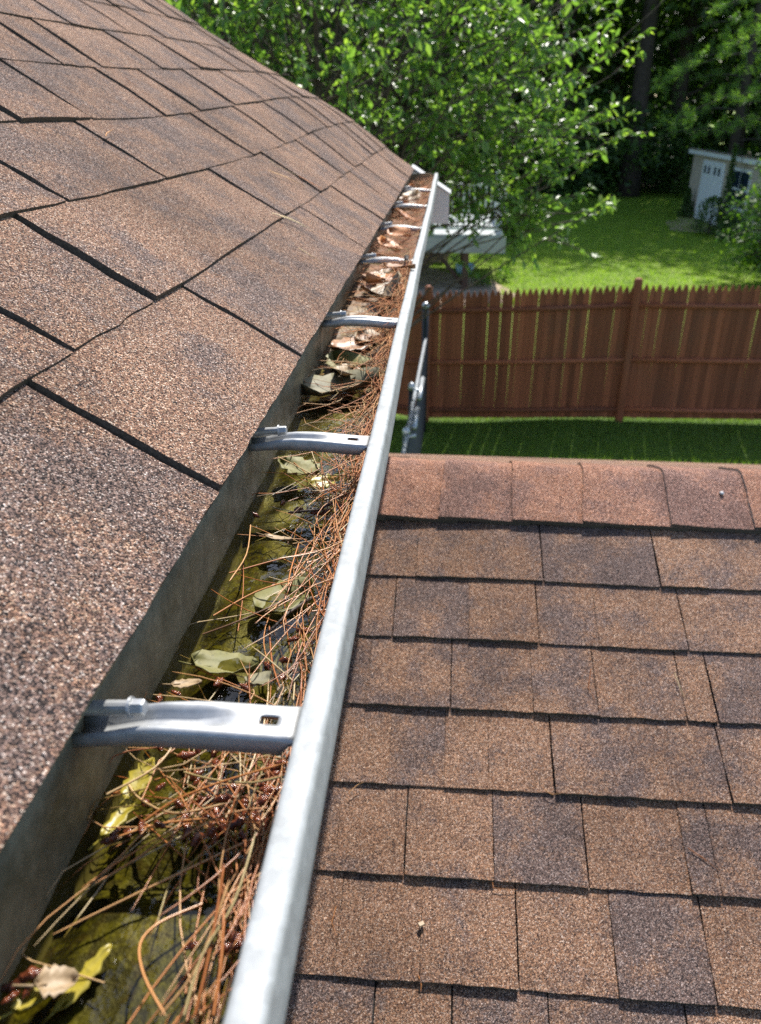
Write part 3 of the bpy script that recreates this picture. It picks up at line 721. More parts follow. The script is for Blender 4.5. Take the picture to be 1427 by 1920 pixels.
for i in range(len(gx)-1):
    for j in range(len(gy)-1): mb.face((g[i,j], g[i+1,j], g[i+1,j+1], g[i,j+1]))
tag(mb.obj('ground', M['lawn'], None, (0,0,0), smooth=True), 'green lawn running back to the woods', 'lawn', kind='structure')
M['dirt'] = mat_simple('bare_earth', (.36,.27,.19), .95, .3, 3, bump=.6, bscale=20)
def blob(name, cx, cy, rx, ry, z, mat, label, seed=1):
    mb = MB(); c = mb.vert((cx, cy, z)); n = 40; ids = []
    for i in range(n):
        a = 2*PI*i/n; r = 1 + .16*math.sin(3*a+seed) + .09*math.sin(7*a+2*seed) + .05*math.sin(13*a)
        ids.append(mb.vert((cx+rx*r*math.cos(a), cy+ry*r*math.sin(a), z)))
    for i in range(n): mb.face((c, ids[i], ids[(i+1)%n]))
    return tag(mb.obj(name, M[mat], None), label, 'ground', kind='structure')
blob('bare_ground', -.6, 19.6, 2.0, 2.6, .005, 'dirt', 'bare sandy earth under and beside the deck', 2)
p = at_z(1310, 425, 0); blob('mulch_bed', p[0]+.3, p[1]+.2, 1.3, 2.6, .006, 'dirt', 'bare earth bed in front of the shed', 4)
M['woodfloor'] = mat_simple('forest_floor', (.06,.045,.022), .95, .5, 1.2, bump=.5, bscale=8)
blob('forest_floor', 6, 72, 75, 28, .006, 'woodfloor', 'leaf covered floor of the woods', 3)

# ------------------------------------------------------------------ fence
def mat_wood(name, c0, c1):
    k = NT(name); tc = k.n('ShaderNodeTexCoord').outputs['Object']
    mp = k.n('ShaderNodeMapping'); k.set(mp.inputs[0], tc); mp.inputs['Scale'].default_value = (40, 40, 2.0)
    n = k.noise(1.0, 4, .6, vec=mp.outputs[0]); oi = k.n('ShaderNodeObjectInfo').outputs['Random']
    c = k.mix(k.ramp(n, [(.3, 0), (.7, 1)]), c0, c1); c = k.mix(1.0, c, k.ramp(oi, [(0, .62), (1, 1.28)]), 'MULTIPLY'); wx = k.noise(1.6, 4, .7); c = k.mix(k.ramp(wx, [(.5, 0), (.8, .35)]), c, (.13,.085,.06))
    return k.done(k.bsdf(c, .7, k.bump(n, .4, .003), spec=.3))
M['fence'] = mat_wood('red_brown_stain', (.22,.068,.032), (.33,.11,.055))
M['deckpost'] = mat_wood('dark_post', (.05,.03,.022), (.09,.055,.04))
fence = thing('stockade_fence', (2.47, 10.73, 0), 'reddish brown picket stockade fence with pointed tops across the lawn', 'fence')
def picket_mesh(H, W=.0816, T=.015):
    mb = MB(); h0 = H-.10; prof = [(-W/2, 0), (W/2, 0), (W/2, h0), (W*.40, h0+.035), (W*.2, h0+.075), (W*.06, H-.002), (-W*.06, H), (-W*.2, h0+.075), (-W*.40, h0+.035), (-W/2, h0)]
    n = len(prof)
    for y in (-T/2, T/2):
        for (x, z) in prof: mb.v.append((x, y, z))
    mb.face(range(n)); mb.face(reversed(range(n, 2*n)))
    for i in range(n): mb.face((i, i+n, (i+1)%n+n, (i+1)%n))
    me = mb.mesh('picket'); me.materials.append(M['fence']); return me
PK = [picket_mesh(1.80 + .006*i) for i in range(3)]
def place(name, me, parent, loc, rot=(0,0,0)):
    o = bpy.data.objects.new(name, me); COL.objects.link(o); p = ORG[parent.name]; o.parent = parent
    o.location = Vector(np.array(loc) - p); o.rotation_euler = rot; return o
def fence_run(A, B, par, drop=0, first=0, last=0):
    A = np.array(A); B = np.array(B); L = np.linalg.norm((B-A)[:2]); n = int(L/.0835); yaw = math.atan2(B[1]-A[1], B[0]-A[0])
    for i in range(n+1):
        p = A + (B-A)*((i+.5)/(n+1)); lean = random.gauss(0, .0022)
        place('picket', random.choice(PK), par, (p[0], p[1], p[2] + .05 + drop + random.uniform(-.004, .004)), (random.gauss(0, .003), lean, yaw+random.gauss(0, .02)))
    nrm = np.array([math.sin(yaw), -math.cos(yaw), 0])
    for hz in (.13, .83, 1.55):
        mb = MB(); c0 = A + nrm*.032 + np.array((0,0,hz+.05+drop)); c1 = B + nrm*.032 + np.array((0,0,hz+.05+drop))
        mb.tube([c0, (c0+c1)/2 + np.array((0,0,-.012)), c1], .036, 8); mb.obj('rail', M['fence'], par, smooth=True)
def fence_post(p, par, H=1.97, W=.055):
    mb = MB(); n = 10; pr = [(0, W), (H-.07, W), (H-.03, W*.94), (H-.008, W*.7), (H, W*.3)]
    for (z, r) in pr:
        for k in range(n):
            a = 2*PI*(k+.5)/n; s = (abs(math.cos(a))**3+abs(math.sin(a))**3)**(-1/3); mb.v.append((p[0]+r*s*math.cos(a), p[1]+r*s*math.sin(a), p[2]+z))
    for i in range(len(pr)-1):
        for k in range(n): mb.face((i*n+k, i*n+(k+1)%n, (i+1)*n+(k+1)%n, (i+1)*n+k))
    mb.face([(len(pr)-1)*n+k for k in range(n)]); mb.obj('post', M['fence'], par, smooth=False)
FA = np.array((-.22, 11.08, ground_z(-.22, 11.08))); FB = np.array((2.47, 10.76, 0.0)); FC = np.array((5.05, 10.80, .02)); FD = np.array((7.6, 10.9, .02)); FZ = np.array((-2.8, 11.5, -.1))
fence_run(FZ, FA, fence); fence_run(FA, FB, fence); fence_run(FB, FC, fence); fence_run(FC, FD, fence)
for p in (FA, FB, FC, FD): fence_post(p + np.array((0, -.03, -.02)), fence)

# ------------------------------------------------------------------ chain-link fence running back to the stockade corner
M['galv'] = mat_simple('galvanised_pipe', (.42,.45,.48), .4, .15, 20, metal=.7)
M['black_pipe'] = mat_simple('black_pipe', (.015,.016,.018), .35, .2, 20)
cl = thing('chain_link_fence', (-.3, 8.2, 0), 'low chain-link fence with grey top rail and black posts below the gutter', 'fence')
q0 = at_z(798, 636, 1.16); q1 = at_z(756, 852, 1.16); dirn = (q1-q0)/np.linalg.norm(q1-q0); q2 = q1 + dirn*2.2
mb = MB(); mb.tube([q0, q1, q2], .021, 10); mb.obj('top_rail', M['galv'], cl, smooth=True)
def clpost(p, H, r=.034):
    zg = ground_z(p[0], p[1]); mb = MB(); mb.tube([(p[0],p[1],zg-.05), (p[0],p[1],H)], r, 12); o = mb.obj('post', M['black_pipe'], cl, smooth=True)
    mb = MB(); mb.tube([(p[0],p[1],H-.02),(p[0],p[1],H+.02),(p[0],p[1],H+.045),(p[0],p[1],H+.06)], [r*1.15, r*1.15, r*.85, r*.3], 12); mb.obj('cap', M['galv'], o, smooth=True)
e0 = at_z(797, 640, 1.1); clpost(e0, 1.56, .045)
for (x, y) in ((772, 722), (762, 806)):
    p = at_z(x, y, 1.22); clpost(p, 1.19, .034)
    mb = MB(); mb.tube([p+np.array((.02,-.05,-.05)), p+np.array((.09,-.03,-.04))], .018, 8); mb.obj('hinge', M['galv'], cl, smooth=True)
for a, b in ((.42, .60), (.68, .82)):
    mb = MB(); pa = q0+(q1-q0)*a; pb = q0+(q1-q0)*b; mb.tube([pa+np.array((.05,0,-.02)), pb+np.array((.05,0,-.02))], .027, 10); mb.obj('gate_rail', M['galv'], cl, smooth=True)
paths = []; Lc = np.linalg.norm(q2-q0); hd = (q2-q0)/Lc
mb = MB(); sp = .06; n = int(Lc/sp)
for i in range(-18, n):
    for sg in (1, -1):
        a = i*sp if sg > 0 else i*sp + 1.08; b = a + sg*1.08
        a2, b2 = max(0, min(Lc, a)), max(0, min(Lc, b))
        if abs(b2-a2) < .01: continue
        za = 1.14 - 1.08*abs(a2-a)/1.08; zb = 1.14 - 1.08*abs(b2-a)/1.08
        pa = q0 + hd*a2; pb = q0 + hd*b2; mb.tube([(pa[0]+.03,pa[1],za), (pb[0]+.03,pb[1],zb)], .0024, 4, cap=False)
o = mb.obj('wire_mesh', M['black_pipe'], cl); o['kind'] = 'stuff'

# ------------------------------------------------------------------ neighbour's deck
M['deckwhite'] = mat_simple('white_rail', (.66,.68,.68), .5, .05, 2); M['deckgrey'] = mat_simple('grey_boards', (.33,.36,.36), .7, .15, 2)
DX0, DX1, DY0, DY1 = -3.0, 1.36, 19.5, 23.5; DZ0, DZ1 = .86, 1.27
deck = thing('wooden_deck', (-.8, 21.5, 0), 'raised grey deck with white railing half hidden by the leafy tree', 'deck')
MB().box((DX0, DY0+.03, DZ1-.06), (DX1-.03, DY1, DZ1)).obj('floor', M['deckgrey'], deck)
for (a, b) in (((DX0, DY0, DZ0), (DX1, DY0+.028, DZ1-.065)), ((DX1-.028, DY0+.03, DZ0), (DX1, DY1, DZ1-.065))): MB().box(a, b).obj('rim_board', M['deckgrey'], deck)
for x in (.46, -.95, -2.4):
    for y in (DY0+.12, DY1-.4): MB().box((x-.07, y-.07, -.1), (x+.07, y+.07, DZ0+.1)).obj('post', M['deckpost'], deck)
for (x0, x1) in ((.40, -.25), (-.88, -.25)):
    mb = MB(); mb.tube([(x0, DY0+.12, .12), (x1, DY0+.12, DZ0+.02)], .05, 6); mb.obj('brace', M['deckpost'], deck)
for x in (DX1-.06, -.35, -2.0): MB().box((x-.05, DY0+.02, DZ1), (x+.05, DY0+.12, DZ1+1.12)).obj('rail_post', M['deckwhite'], deck)
MB().box((DX1-.11, DY1-.15, DZ1), (DX1-.01, DY1-.05, DZ1+1.12)).obj('rail_post', M['deckwhite'], deck)
for z in (DZ1+.1, DZ1+1.04):
    MB().box((DX0, DY0+.045, z), (DX1-.112, DY0+.095, z+.06)).obj('rail', M['deckwhite'], deck); MB().box((DX1-.085, DY0+.125, z), (DX1-.035, DY1-.152, z+.06)).obj('rail', M['deckwhite'], deck)
bal = MB().box((-.019, -.019, 0), (.019, .019, .878)).mesh('baluster'); bal.materials.append(M['deckwhite'])
x = DX0+.1
while x < DX1-.15:
    if min(abs(x-q) for q in (DX1-.06, -.35, -2.0)) > .08: place('baluster', bal, deck, (x, DY0+.07, DZ1+.161))
    x += .125
y = DY0+.25
while y < DY1-.2: place('baluster', bal, deck, (DX1-.06, y, DZ1+.161)); y += .125
M['blue'] = mat_simple('pale_blue_plastic', (.30,.52,.66), .4, .05, 3); M['board'] = mat_simple('tan_board', (.42,.30,.18), .7, .15, 3)
c = at_z(872, 512, .10); mb = MB(); mb.tube([c+np.array((0,.6,-.1)), c+np.array((0,.6,.12)), c+np.array((0,.6,.13)), c+np.array((0,.6,.02))], [.20,.26,.25,.19], 18)
tag(mb.obj('plastic_tub', M['blue'], None, smooth=True), 'pale blue plastic tub on the ground under the deck', 'tub')
mb = MB(); c = at_z(832, 500, .0); mb.box((c[0]-.7, c[1]+.6, 0), (c[0]+.12, c[1]+.66, .75), rot=Matrix.Rotation(-.25, 3, 'X'))
tag(mb.obj('leaning_board', M['board'], None), 'tan board leaning in the light under the deck', 'board')

# ------------------------------------------------------------------ shed
def cpt(x, y, zc): return np.array([0,0,CAMZ]) + ray(x, y)*zc
M['sidetan'] = mat_simple('tan_siding', (.52,.45,.37), .7, .06, 2); M['shedwhite'] = mat_simple('shed_white', (.80,.84,.87), .55, .03, 2)
M['shedroof'] = mat_simple('shed_roof', (.17,.105,.065), .9, .3, 12); M['pane'] = NT('window_pane').done(NT('x').bsdf((0,0,0))) if False else None
k = NT('window_pane'); M['pane'] = k.done(k.bsdf((.02,.035,.06), .06, spec=.6))
A = cpt(1304, 280, 31.5); B = cpt(1440, 301, 24.6); zt = (A[2]+B[2])/2; A[2] = B[2] = zt
u = (B-A); Ls = math.hypot(u[0], u[1]); u /= Ls; nn = np.array([u[1], -u[0], 0.]);             # nn points out of the visible wall
if nn @ np.array([0,0,0]-A) < 0: nn = -nn
def sp_(a, h, d=0): return A + u*a + nn*d + np.array([0,0,h-zt])
shed = thing('garden_shed', tuple(A+u*Ls/2-nn*1.2-np.array((0,0,zt))), 'tan sided garden shed with white double doors at the wood edge', 'shed')
def sbox(name, a0, a1, h0, h1, d0, d1, mat, par=shed):
    mb = MB(); P = [sp_(a, h, d) for h in (h0, h1) for (a, d) in ((a0, d0), (a1, d0), (a1, d1), (a0, d1))]
    for p in P: mb.vert(p)
    for q in ((0,1,2,3),(7,6,5,4),(0,4,5,1),(1,5,6,2),(2,6,7,3),(3,7,4,0)): mb.face(q)
    bm_ = mb.obj(name, M[mat], par)
    return bm_
HW = zt-.12; DEP = -2.4
mb = MB()
for p in [sp_(a,h,d) for (a, d, h) in ((0,0,0),(Ls,0,0),(Ls,DEP,0),(0,DEP,0),(0,0,HW),(Ls,0,HW),(Ls,DEP,HW-.62),(0,DEP,HW-.62))]: mb.vert(p)
for q in ((0,3,2,1),(4,5,6,7),(0,1,5,4),(1,2,6,5),(2,3,7,6),(3,0,4,7)): mb.face(q)
mb.obj('wall', M['sidetan'], shed)
for i in range(int(HW/.115)):                           # lapped siding boards
    h = .02+i*.115; mb = MB(); P = [sp_(0,h,.022), sp_(Ls,h,.022), sp_(Ls,h+.112,.005), sp_(0,h+.112,.005), sp_(0,h,.001), sp_(Ls,h,.001)]
    for p in P: mb.vert(p)
    mb.face((0,1,2,3)); mb.face((4,5,1,0)); mb.obj('siding_board', M['sidetan'], shed)
sbox('fascia', -.15, Ls+.15, HW-.02, HW+.16, .12, .20, 'shedwhite')
mb = MB(); P = [sp_(a,h,d) for (a, d, h) in ((-.2,.22,HW+.13),(Ls+.2,.22,HW+.13),(Ls+.2,DEP-.2,HW-.52),(-.2,DEP-.2,HW-.52),(-.2,.22,HW+.17),(Ls+.2,.22,HW+.17),(Ls+.2,DEP-.2,HW-.48),(-.2,DEP-.2,HW-.48))]
for p in P: mb.vert(p)
for q in ((0,3,2,1),(4,5,6,7),(0,1,5,4),(1,2,6,5),(2,3,7,6),(3,0,4,7)): mb.face(q)
mb.obj('roof', M['shedroof'], shed)
def a_of(px, py, z):                                     # distance along the wall under a photo column
    d = ray(px, py); den = nn @ d; t = (nn @ (A+nn*.02-np.array([0,0,CAMZ])))/den; return (np.array([0,0,CAMZ]) + d*t - A) @ u
a0, a1 = a_of(1322, 300, 0), a_of(1361, 300, 0); am = (a0+a1)/2
sbox('door_frame', a0-.10, a1+.10, .05, HW-.17, .022, .036, 'shedwhite')
for s, (x0, x1) in enumerate(((a0, am-.01), (am+.01, a1))):
    dr = sbox('door', x0, x1, .08, HW-.25, .038, .065, 'shedwhite')
    w_ = (x1-x0)
    for f in (.30, .70): sbox('door_pane', x0+w_*(f-.10), x0+w_*(f+.10), HW-.62, HW-.36, .066, .070, 'pane', dr)
w0, w1 = a_of(1374, 320, 0), a_of(1412, 320, 0)
wf = sbox('window', w0, w1, .80, HW-.22, .024, .05, 'shedwhite'); wm = (w0+w1)/2
for (x0, x1) in ((w0+.10, wm-.03), (wm+.03, w1-.10)):
    for (h0, h1) in ((.90, (.80+HW-.22)/2-.03), ((.80+HW-.22)/2+.03, HW-.32)): sbox('pane', x0, x1, h0, h1, .051, .056, 'pane', wf)

# ------------------------------------------------------------------ trees
def mat_foliage(name, cols, transl=.45, rough=.42, tip=None):
    k = NT(name); a = k.n('ShaderNodeAttribute', attribute_name='tone')
    c = k.ramp(a.outputs['Fac'], [(i/(len(cols)-1), q) for i, q in enumerate(cols)])
    b = k.bsdf(c, rough, spec=.8); t = k.n('ShaderNodeBsdfTranslucent'); k.set(t.inputs[0], k.mix(1.0, c, (1.5, 1.75, .6), 'MULTIPLY'))
    mx = k.n('ShaderNodeMixShader'); mx.inputs[0].default_value = transl; k.t.links.new(b.outputs[0], mx.inputs[1]); k.t.links.new(t.outputs[0], mx.inputs[2])
    return k.done(mx)
M['leafN'] = mat_foliage('cherry_leaves', [(.09,.17,.05), (.135,.23,.062), (.19,.29,.075), (.29,.36,.085)], .55, .40)
M['leafW'] = mat_foliage('wood_leaves', [(.035,.08,.018), (.065,.13,.026), (.105,.18,.034)], .45, .55)
M['leafR'] = mat_foliage('maple_leaves', [(.05,.12,.016), (.085,.175,.022), (.15,.23,.028)], .48, .55)
M['needleG'] = mat_foliage('pine_foliage', [(.09,.18,.04), (.15,.26,.055), (.22,.33,.07)], .55, .55)
M['trunk'] = mat_simple('tree_bark', (.075,.058,.045), .9, .4, 6, bump=.8, bscale=18)
M['trunkd'] = mat_simple('pine_bark', (.055,.042,.036), .9, .4, 5, bump=.8, bscale=14)
def leaf_geo(P, D, size, tone, fold=.25, wid=.42):
    """P base points, D leaf directions (unit), one folded 6-point leaf each"""
    n = len(P); N = rng.normal(size=(n, 3))*.8; N[:, 2] += 1.5; N[:, 1] -= .35
    S = np.cross(D, N); S /= np.linalg.norm(S, axis=1)[:, None]+1e-9; U = np.cross(S, D)
    L = size[:, None]; W = L*wid
    V = np.stack([P, P + D*L*.38 + S*W*.5 + U*W*fold, P + D*L*.72 + S*W*.36 + U*W*fold*.7 - U*L*.03, P + D*L - U*L*.10, P + D*L*.72 - S*W*.36 + U*W*fold*.7 - U*L*.03, P + D*L*.38 - S*W*.5 + U*W*fold, P + D*L*.45], 1)
    b = (np.arange(n)*7)[:, None]
    F = np.concatenate([b+np.array([[0,1,6]]), b+np.array([[1,2,6]]), b+np.array([[2,3,6]]), b+np.array([[3,4,6]]), b+np.array([[4,5,6]]), b+np.array([[5,0,6]])])
    return V.reshape(-1, 3), F, np.repeat(tone, 7)
def quad_geo(P, D, size, tone, wid=.6):
    n = len(P); N = rng.normal(size=(n, 3)); N[:, 2] += .6; S = np.cross(D, N); S /= np.linalg.norm(S, axis=1)[:, None]+1e-9; U = np.cross(S, D)
    L = size[:, None]; V = np.stack([P, P+D*L*.5+S*L*wid*.5+U*L*.08, P+D*L, P+D*L*.5-S*L*wid*.5+U*L*.08], 1)
    b = (np.arange(n)*4)[:, None]; F = b + np.array([[0,1,2,3]]); return V.reshape(-1, 3), F, np.repeat(tone, 4)
def unit(v): return v/(np.linalg.norm(v, axis=-1, keepdims=True)+1e-9)

# the leafy tree behind the roof end
TB = np.array((-1.15, 8.7, -.05)); TB[2] = ground_z(*TB[:2])
tree = thing('cherry_tree', tuple(TB), 'leafy glossy broadleaf tree rising just behind the roof end', 'tree')
stems = []; wood = MB()
for i in range(6):
    a = 2*PI*i/6 + .4; top = TB + np.array((math.cos(a)*random.uniform(.6, 1.7), math.sin(a)*random.uniform(.4, 1.1), random.uniform(5.4, 6.6)))
    pts = [TB + (top-TB)*t + np.array((.10*math.sin(4*t+i), .1*math.cos(5*t+i), 0))*t for t in np.linspace(0, 1, 9)]
    wood.tube(pts, [.085*(1-.8*t) for t in np.linspace(0, 1, 9)], 8); stems.append(pts)
tips = []
for _ in range(235):
    th = random.uniform(0, 2*PI); zz = random.uniform(-1, 1); rr = math.sqrt(1-zz*zz)*random.uniform(.55, 1)**.5
    tips.append(TB + np.array((.10, -.1, 4.75)) + np.array((2.9*rr*math.cos(th), 2.4*rr*math.sin(th), 1.95*zz)))
tips = [t for t in tips if t[2] < CAMZ+2.3 and not (t[0] > -.45 and t[2] < 3.5) and not (t[1] < 6.4 and t[0] < -.8)]
for (x, y, Y) in ((1118,232,8.3),(1095,245,8.4),(1072,62,8.4),(1040,20,8.6),(1030,150,8.2),(1000,130,8.5),(1095,408,8.2),(1070,330,8.5),(1050,300,8.3),(1000,435,8.4),(940,430,8.5),(1050,395,8.3),(1085,412,8.4),(900,400,8.6),(970,370,8.3),(1080,400,8.6),(1000,250,8.2),(1020,350,8.3),(1040,420,8.5),(1060,240,8.6),(985,330,8.0),(985,60,8.1),(865,300,8.0),(1030,380,8.0),(960,200,8),(900,330,7.8),(1040,260,8.0),(990,400,8.3)): tips.append(at_y(x, y, Y))
LP, LD, LS = [], [], []
def twig(p, d, L, n, droop=.35):
    if p[2] < 2.55 or (p[2] < 3.0 and -1.3 < p[0] < .5 and random.random() < .62): return
    pts = []; d = d/np.linalg.norm(d)
    for i in range(5):
        t = i/4; pts.append(p + d*L*t + np.array((0, 0, -droop*L*t*t*.6)))
    wood.tube(pts, [.006*(1-.6*i/4) for i in range(5)], 4, cap=False)
    for i in range(n):
        t = random.uniform(.08, 1.05); q = p + d*L*t + np.array((0,0,-droop*L*t*t*.6))
        ld = d*random.uniform(.3, 1.0) + rng.normal(size=3)*.55 + np.array((0,0,-.35)); LP.append(q); LD.append(ld); LS.append(random.uniform(.062, .112))
for tp in tips:
    st = random.choice(stems); k_ = random.randint(3, 7); b = st[k_]
    if tp[2] < b[2]: b = st[max(2, k_-3)]
    mid = (b+tp)/2 + np.array((0, 0, .25)) + rng.normal(size=3)*.12
    pts = [b*(1-t)**2 + 2*mid*t*(1-t) + tp*t*t for t in np.linspace(0, 1, 7)]
    wood.tube(pts, [.011*(1-.75*t)+.002 for t in np.linspace(0, 1, 7)], 5, cap=False)
    out = unit(tp-b)
    for q in range(9):
        t = random.uniform(.45, 1); p = pts[min(6, int(t*6))]
        dd = out*random.uniform(.4, 1) + rng.normal(size=3)*.55; twig(p, dd, random.uniform(.22, .5), 13)
    twig(tp, out + np.array((0,0,.15)), .34, 14, .1)
LP = np.array(LP); LD = unit(np.array(LD)); LS = np.array(LS)
tone = np.clip(rng.beta(2, 2.4, len(LP)), 0, 1)
# the leaves at the outer branch ends stand singly
score = LP[:, 0] - .15*LP[:, 1]; order = np.argsort(-score); pick = order[:260]; rest = order[260:]
V, F, T = leaf_geo(LP[rest], LD[rest], LS[rest], tone[rest])
o = link('foliage', np_mesh('foliage', V, F, attr=T), M['leafN'], tree, tuple(TB)); o['kind'] = 'stuff'
for i in pick:
    V, F, T = leaf_geo(LP[i:i+1], LD[i:i+1], LS[i:i+1]*1.05, np.clip(tone[i:i+1]+.2, 0, 1)); link('leaf', np_mesh('leaf', V, F, attr=T), M['leafN'], tree, LP[i])
wood.obj('trunk', M['trunk'], tree, tuple(TB), smooth=True)

# woods behind the lawn: four crown shapes, copied
def crown(seed, H, base, rad, nclump, per, size):
    r_ = np.random.default_rng(seed); P = []; D = []
    for c in range(nclump):
        h = base + (H-base)*r_.uniform(0, 1)**.9; f = (h-base)/(H-base); rr = rad*(.55+.9*math.sin(PI*min(1, f*.85+.12)))*.75*math.sqrt(r_.uniform(.12, 1)); a = r_.uniform(0, 2*PI)
        ctr = np.array((rr*math.cos(a), rr*math.sin(a), h)); s = r_.uniform(.5, 1.1)*rad*.24
        p = ctr + r_.normal(size=(per, 3))*np.array((s, s, s*.55)); P.append(p); D.append(unit(r_.normal(size=(per, 3)) + np.array((0,0,-.25)) + unit(ctr*np.array((1,1,0)))*.4))
    P = np.concatenate(P); D = np.concatenate(D); t = np.clip(r_.beta(2, 2, len(P)), 0, 1)
    return quad_geo(P, D, r_.uniform(.6, 1.3, len(P))*size, t)
def trunk_mesh(seed, H, r, mat, lean=0.0, limbs=7):
    r_ = random.Random(seed); mb = MB(); pts = [(lean*H*t + .12*math.sin(3*t+seed), .12*math.cos(2*t+seed), H*t) for t in np.linspace(0, 1, 9)]
    mb.tube(pts, [r*(1.25 if i == 0 else 1)*(1-.75*i/8) for i in range(9)], 10)
    for q in range(limbs):
        h = H*r_.uniform(.3, .9); a = r_.uniform(0, 6.28); L = r_.uniform(1.4, 3.2); b = pts[int(h/H*8)]
        mb.tube([b, (b[0]+L*.5*math.cos(a), b[1]+L*.5*math.sin(a), b[2]+L*.25), (b[0]+L*math.cos(a), b[1]+L*math.sin(a), b[2]+L*.6)], [r*.3, r*.2, .03], 6, cap=False)
    me = mb.mesh('trunk', True); me.materials.append(mat); return me
CR = []
for i, (H, b, rad, nc, per, sz) in enumerate(((15, 3.0, 4.2, 120, 70, .30), (18, 5.5, 4.6, 120, 70, .32), (12, 1.2, 3.6, 110, 75, .26), (20, 8, 4.4, 110, 70, .32))):
    V, F, T = crown(20+i, H, b, rad, nc, per, sz); me = np_mesh('crown', V, F, attr=T); me.materials.append(M['leafW']); CR.append((me, trunk_mesh(i, H*.9, .24+.05*i, M['trunkd'])))
def woodtree(name, x, y, v, s, rz, label, group=None, trunk=None):
    t = thing(name, (x, y, ground_z(x, y)), label, 'tree', group); t.scale = (s, s, s); t.rotation_euler = (0, 0, rz)
    for nm, me in (('crown', CR[v][0]), ('trunk', trunk or CR[v][1])):
        o = bpy.data.objects.new(nm, me); COL.objects.link(o); o.parent = t
    return t
big = trunk_mesh(77, 20, .42, M['trunkd'], lean=.035, limbs=4)
p = at_z(1180, 368, 0); woodtree('tall_tree', p[0], p[1], 3, 1.1, 2.0, 'tall tree with thick straight dark trunk at the edge of the lawn', None, big)
p = at_z(1250, 352, 0); woodtree('tall_tree', p[0], p[1], 3, .95, .6, 'slimmer dark trunked tree between the tall tree and the shed')
k_ = 0
WT = ['rounded full crowned broadleaf tree in the dark woods', 'tall broadleaf tree with a high crown in the dark woods', 'low dense broadleaf tree leafy almost to the ground in the woods', 'slender tall woodland tree with a long bare trunk']
for (x, y, v, s) in [(-16,40,0,1),(-10,38,2,1),(-4.5,41,0,1.3),(-1,44,1,1.3),(2.5,45,1,1.25),(5.8,46,3,1.3),(7,53,1,1),(12.5,48,1,1.35),(15.5,44,1,1.25),(18,47,0,1.3),(21,42,1,1.2),(25,45,0,1.05),(30,43,2,1.1),(-22,46,1,1),(10,57,2,1.2),(3,56,1,1.1),(-6,52,3,1),(17,55,1,1.1),(24,54,3,1),(-13,50,3,1.1),(35,50,0,1.1),(0,60,0,1.2),(14,62,0,1.2),(28,60,1,1.1)]:
    woodtree('woodland_tree', x+random.uniform(-.6,.6), y, v, s, random.uniform(0, 6), WT[v], 'trees of the wood beyond the lawn')
# understorey bushes
V, F, T = crown(50, 2.6, .15, 1.7, 60, 80, .16); BU = np_mesh('bush', V, F, attr=T); BU.materials.append(M['leafW'])
for (x, y, s) in [(-3,42,1.2),(3.8,42.5,1.5),(6.3,43.2,1.6),(1.2,42.8,1.5),(9.5,46.5,1.5),(0,43.5,1),(2.5,43,1.1),(5,44.5,1.2),(7,46,1.1),(11.2,45.5,1),(13.2,42,.9),(14.6,38.5,.9),(16.5,37,1.2),(-6,40,1.3),(19,38,1.3),(22.5,36,1.2)]:
    o = bpy.data.objects.new('understorey_bush', BU); COL.objects.link(o); o.location = (x, y, 0); o.scale = (s*1.2, s, s*random.uniform(.8, 1.2)); o.rotation_euler = (0,0,random.uniform(0,6))
    tag(o, 'low dark bush at the edge of the woods', 'bush', 'bushes along the wood edge')
n = 34000; P = np.stack([rng.uniform(-55, 75, n), rng.uniform(66, 84, n), rng.uniform(0, 1, n)**.9*24], 1); D = unit(rng.normal(size=(n, 3)))
V, F, T = quad_geo(P, D, rng.uniform(.9, 1.9, n), rng.uniform(0, .7, n), .8)
tag(link('far_woods', np_mesh('far_woods', V, F, attr=T), M['leafW'], None, None), 'dense mass of foliage deep in the woods', 'woods', kind='stuff')

# the pine over the shed: drooping fans of soft needles
def pine(name, base, H, label, seed, zmin, rad, ntuft=520):
    t = thing(name, tuple(base), label, 'tree'); r_ = np.random.default_rng(seed); V = []; F = []; T = []; mb = MB(); nb = 0
    mb.tube([base, base+np.array((.05,0,H*.5)), base+np.array((0,.05,H))], [.22,.16,.03], 10)
    for b in range(46):
        h = zmin + (H-zmin)*(b/46)**.9; a = b*2.4 + r_.uniform(-.3, .3); L = rad*(1-.62*(h-zmin)/(H-zmin))*r_.uniform(.7, 1.1); dirv = np.array((math.cos(a), math.sin(a), 0))
        pts = [base + np.array((0,0,h)) + dirv*L*q + np.array((0,0,.25*L*q-.42*L*q*q)) for q in np.linspace(0, 1, 6)]; mb.tube(pts, [.04,.033,.026,.02,.014,.006], 5, cap=False)
        for s in range(int(ntuft/46)+4):
            q = r_.uniform(.25, 1.02); c = base + np.array((0,0,h)) + dirv*L*q + np.array((0,0,.25*L*q-.42*L*q*q)) + np.array((-dirv[1], dirv[0], 0))*r_.normal()*.30*L*(1.15-q*.7) + r_.normal(size=3)*.07
            m = 34; dd = unit(r_.normal(size=(m, 3))*.75 + dirv*.8 + np.array((0,0,.15))); pp = c + r_.normal(size=(m, 3))*.05
            v, f, tt = quad_geo(pp, dd, r_.uniform(.13, .24, m), np.clip(r_.normal(.5, .25)+r_.normal(size=m)*.1, 0, 1), .10); V.append(v); F.append(f+nb); T.append(tt); nb += len(v)
    o = link('foliage', np_mesh('foliage', np.concatenate(V), np.concatenate(F), attr=np.concatenate(T)), M['needleG'], t, tuple(base)); o['kind'] = 'stuff'
    mb.obj('trunk', M['trunkd'], t, tuple(base), smooth=True); return t
p = at_y(1440, 420, 27.0); pine('pine_tree', np.array((p[0]+.3, 27.5, 0)), 12, 'soft needled pine with drooping fans above the shed', 5, 3.2, 4.6, 800)
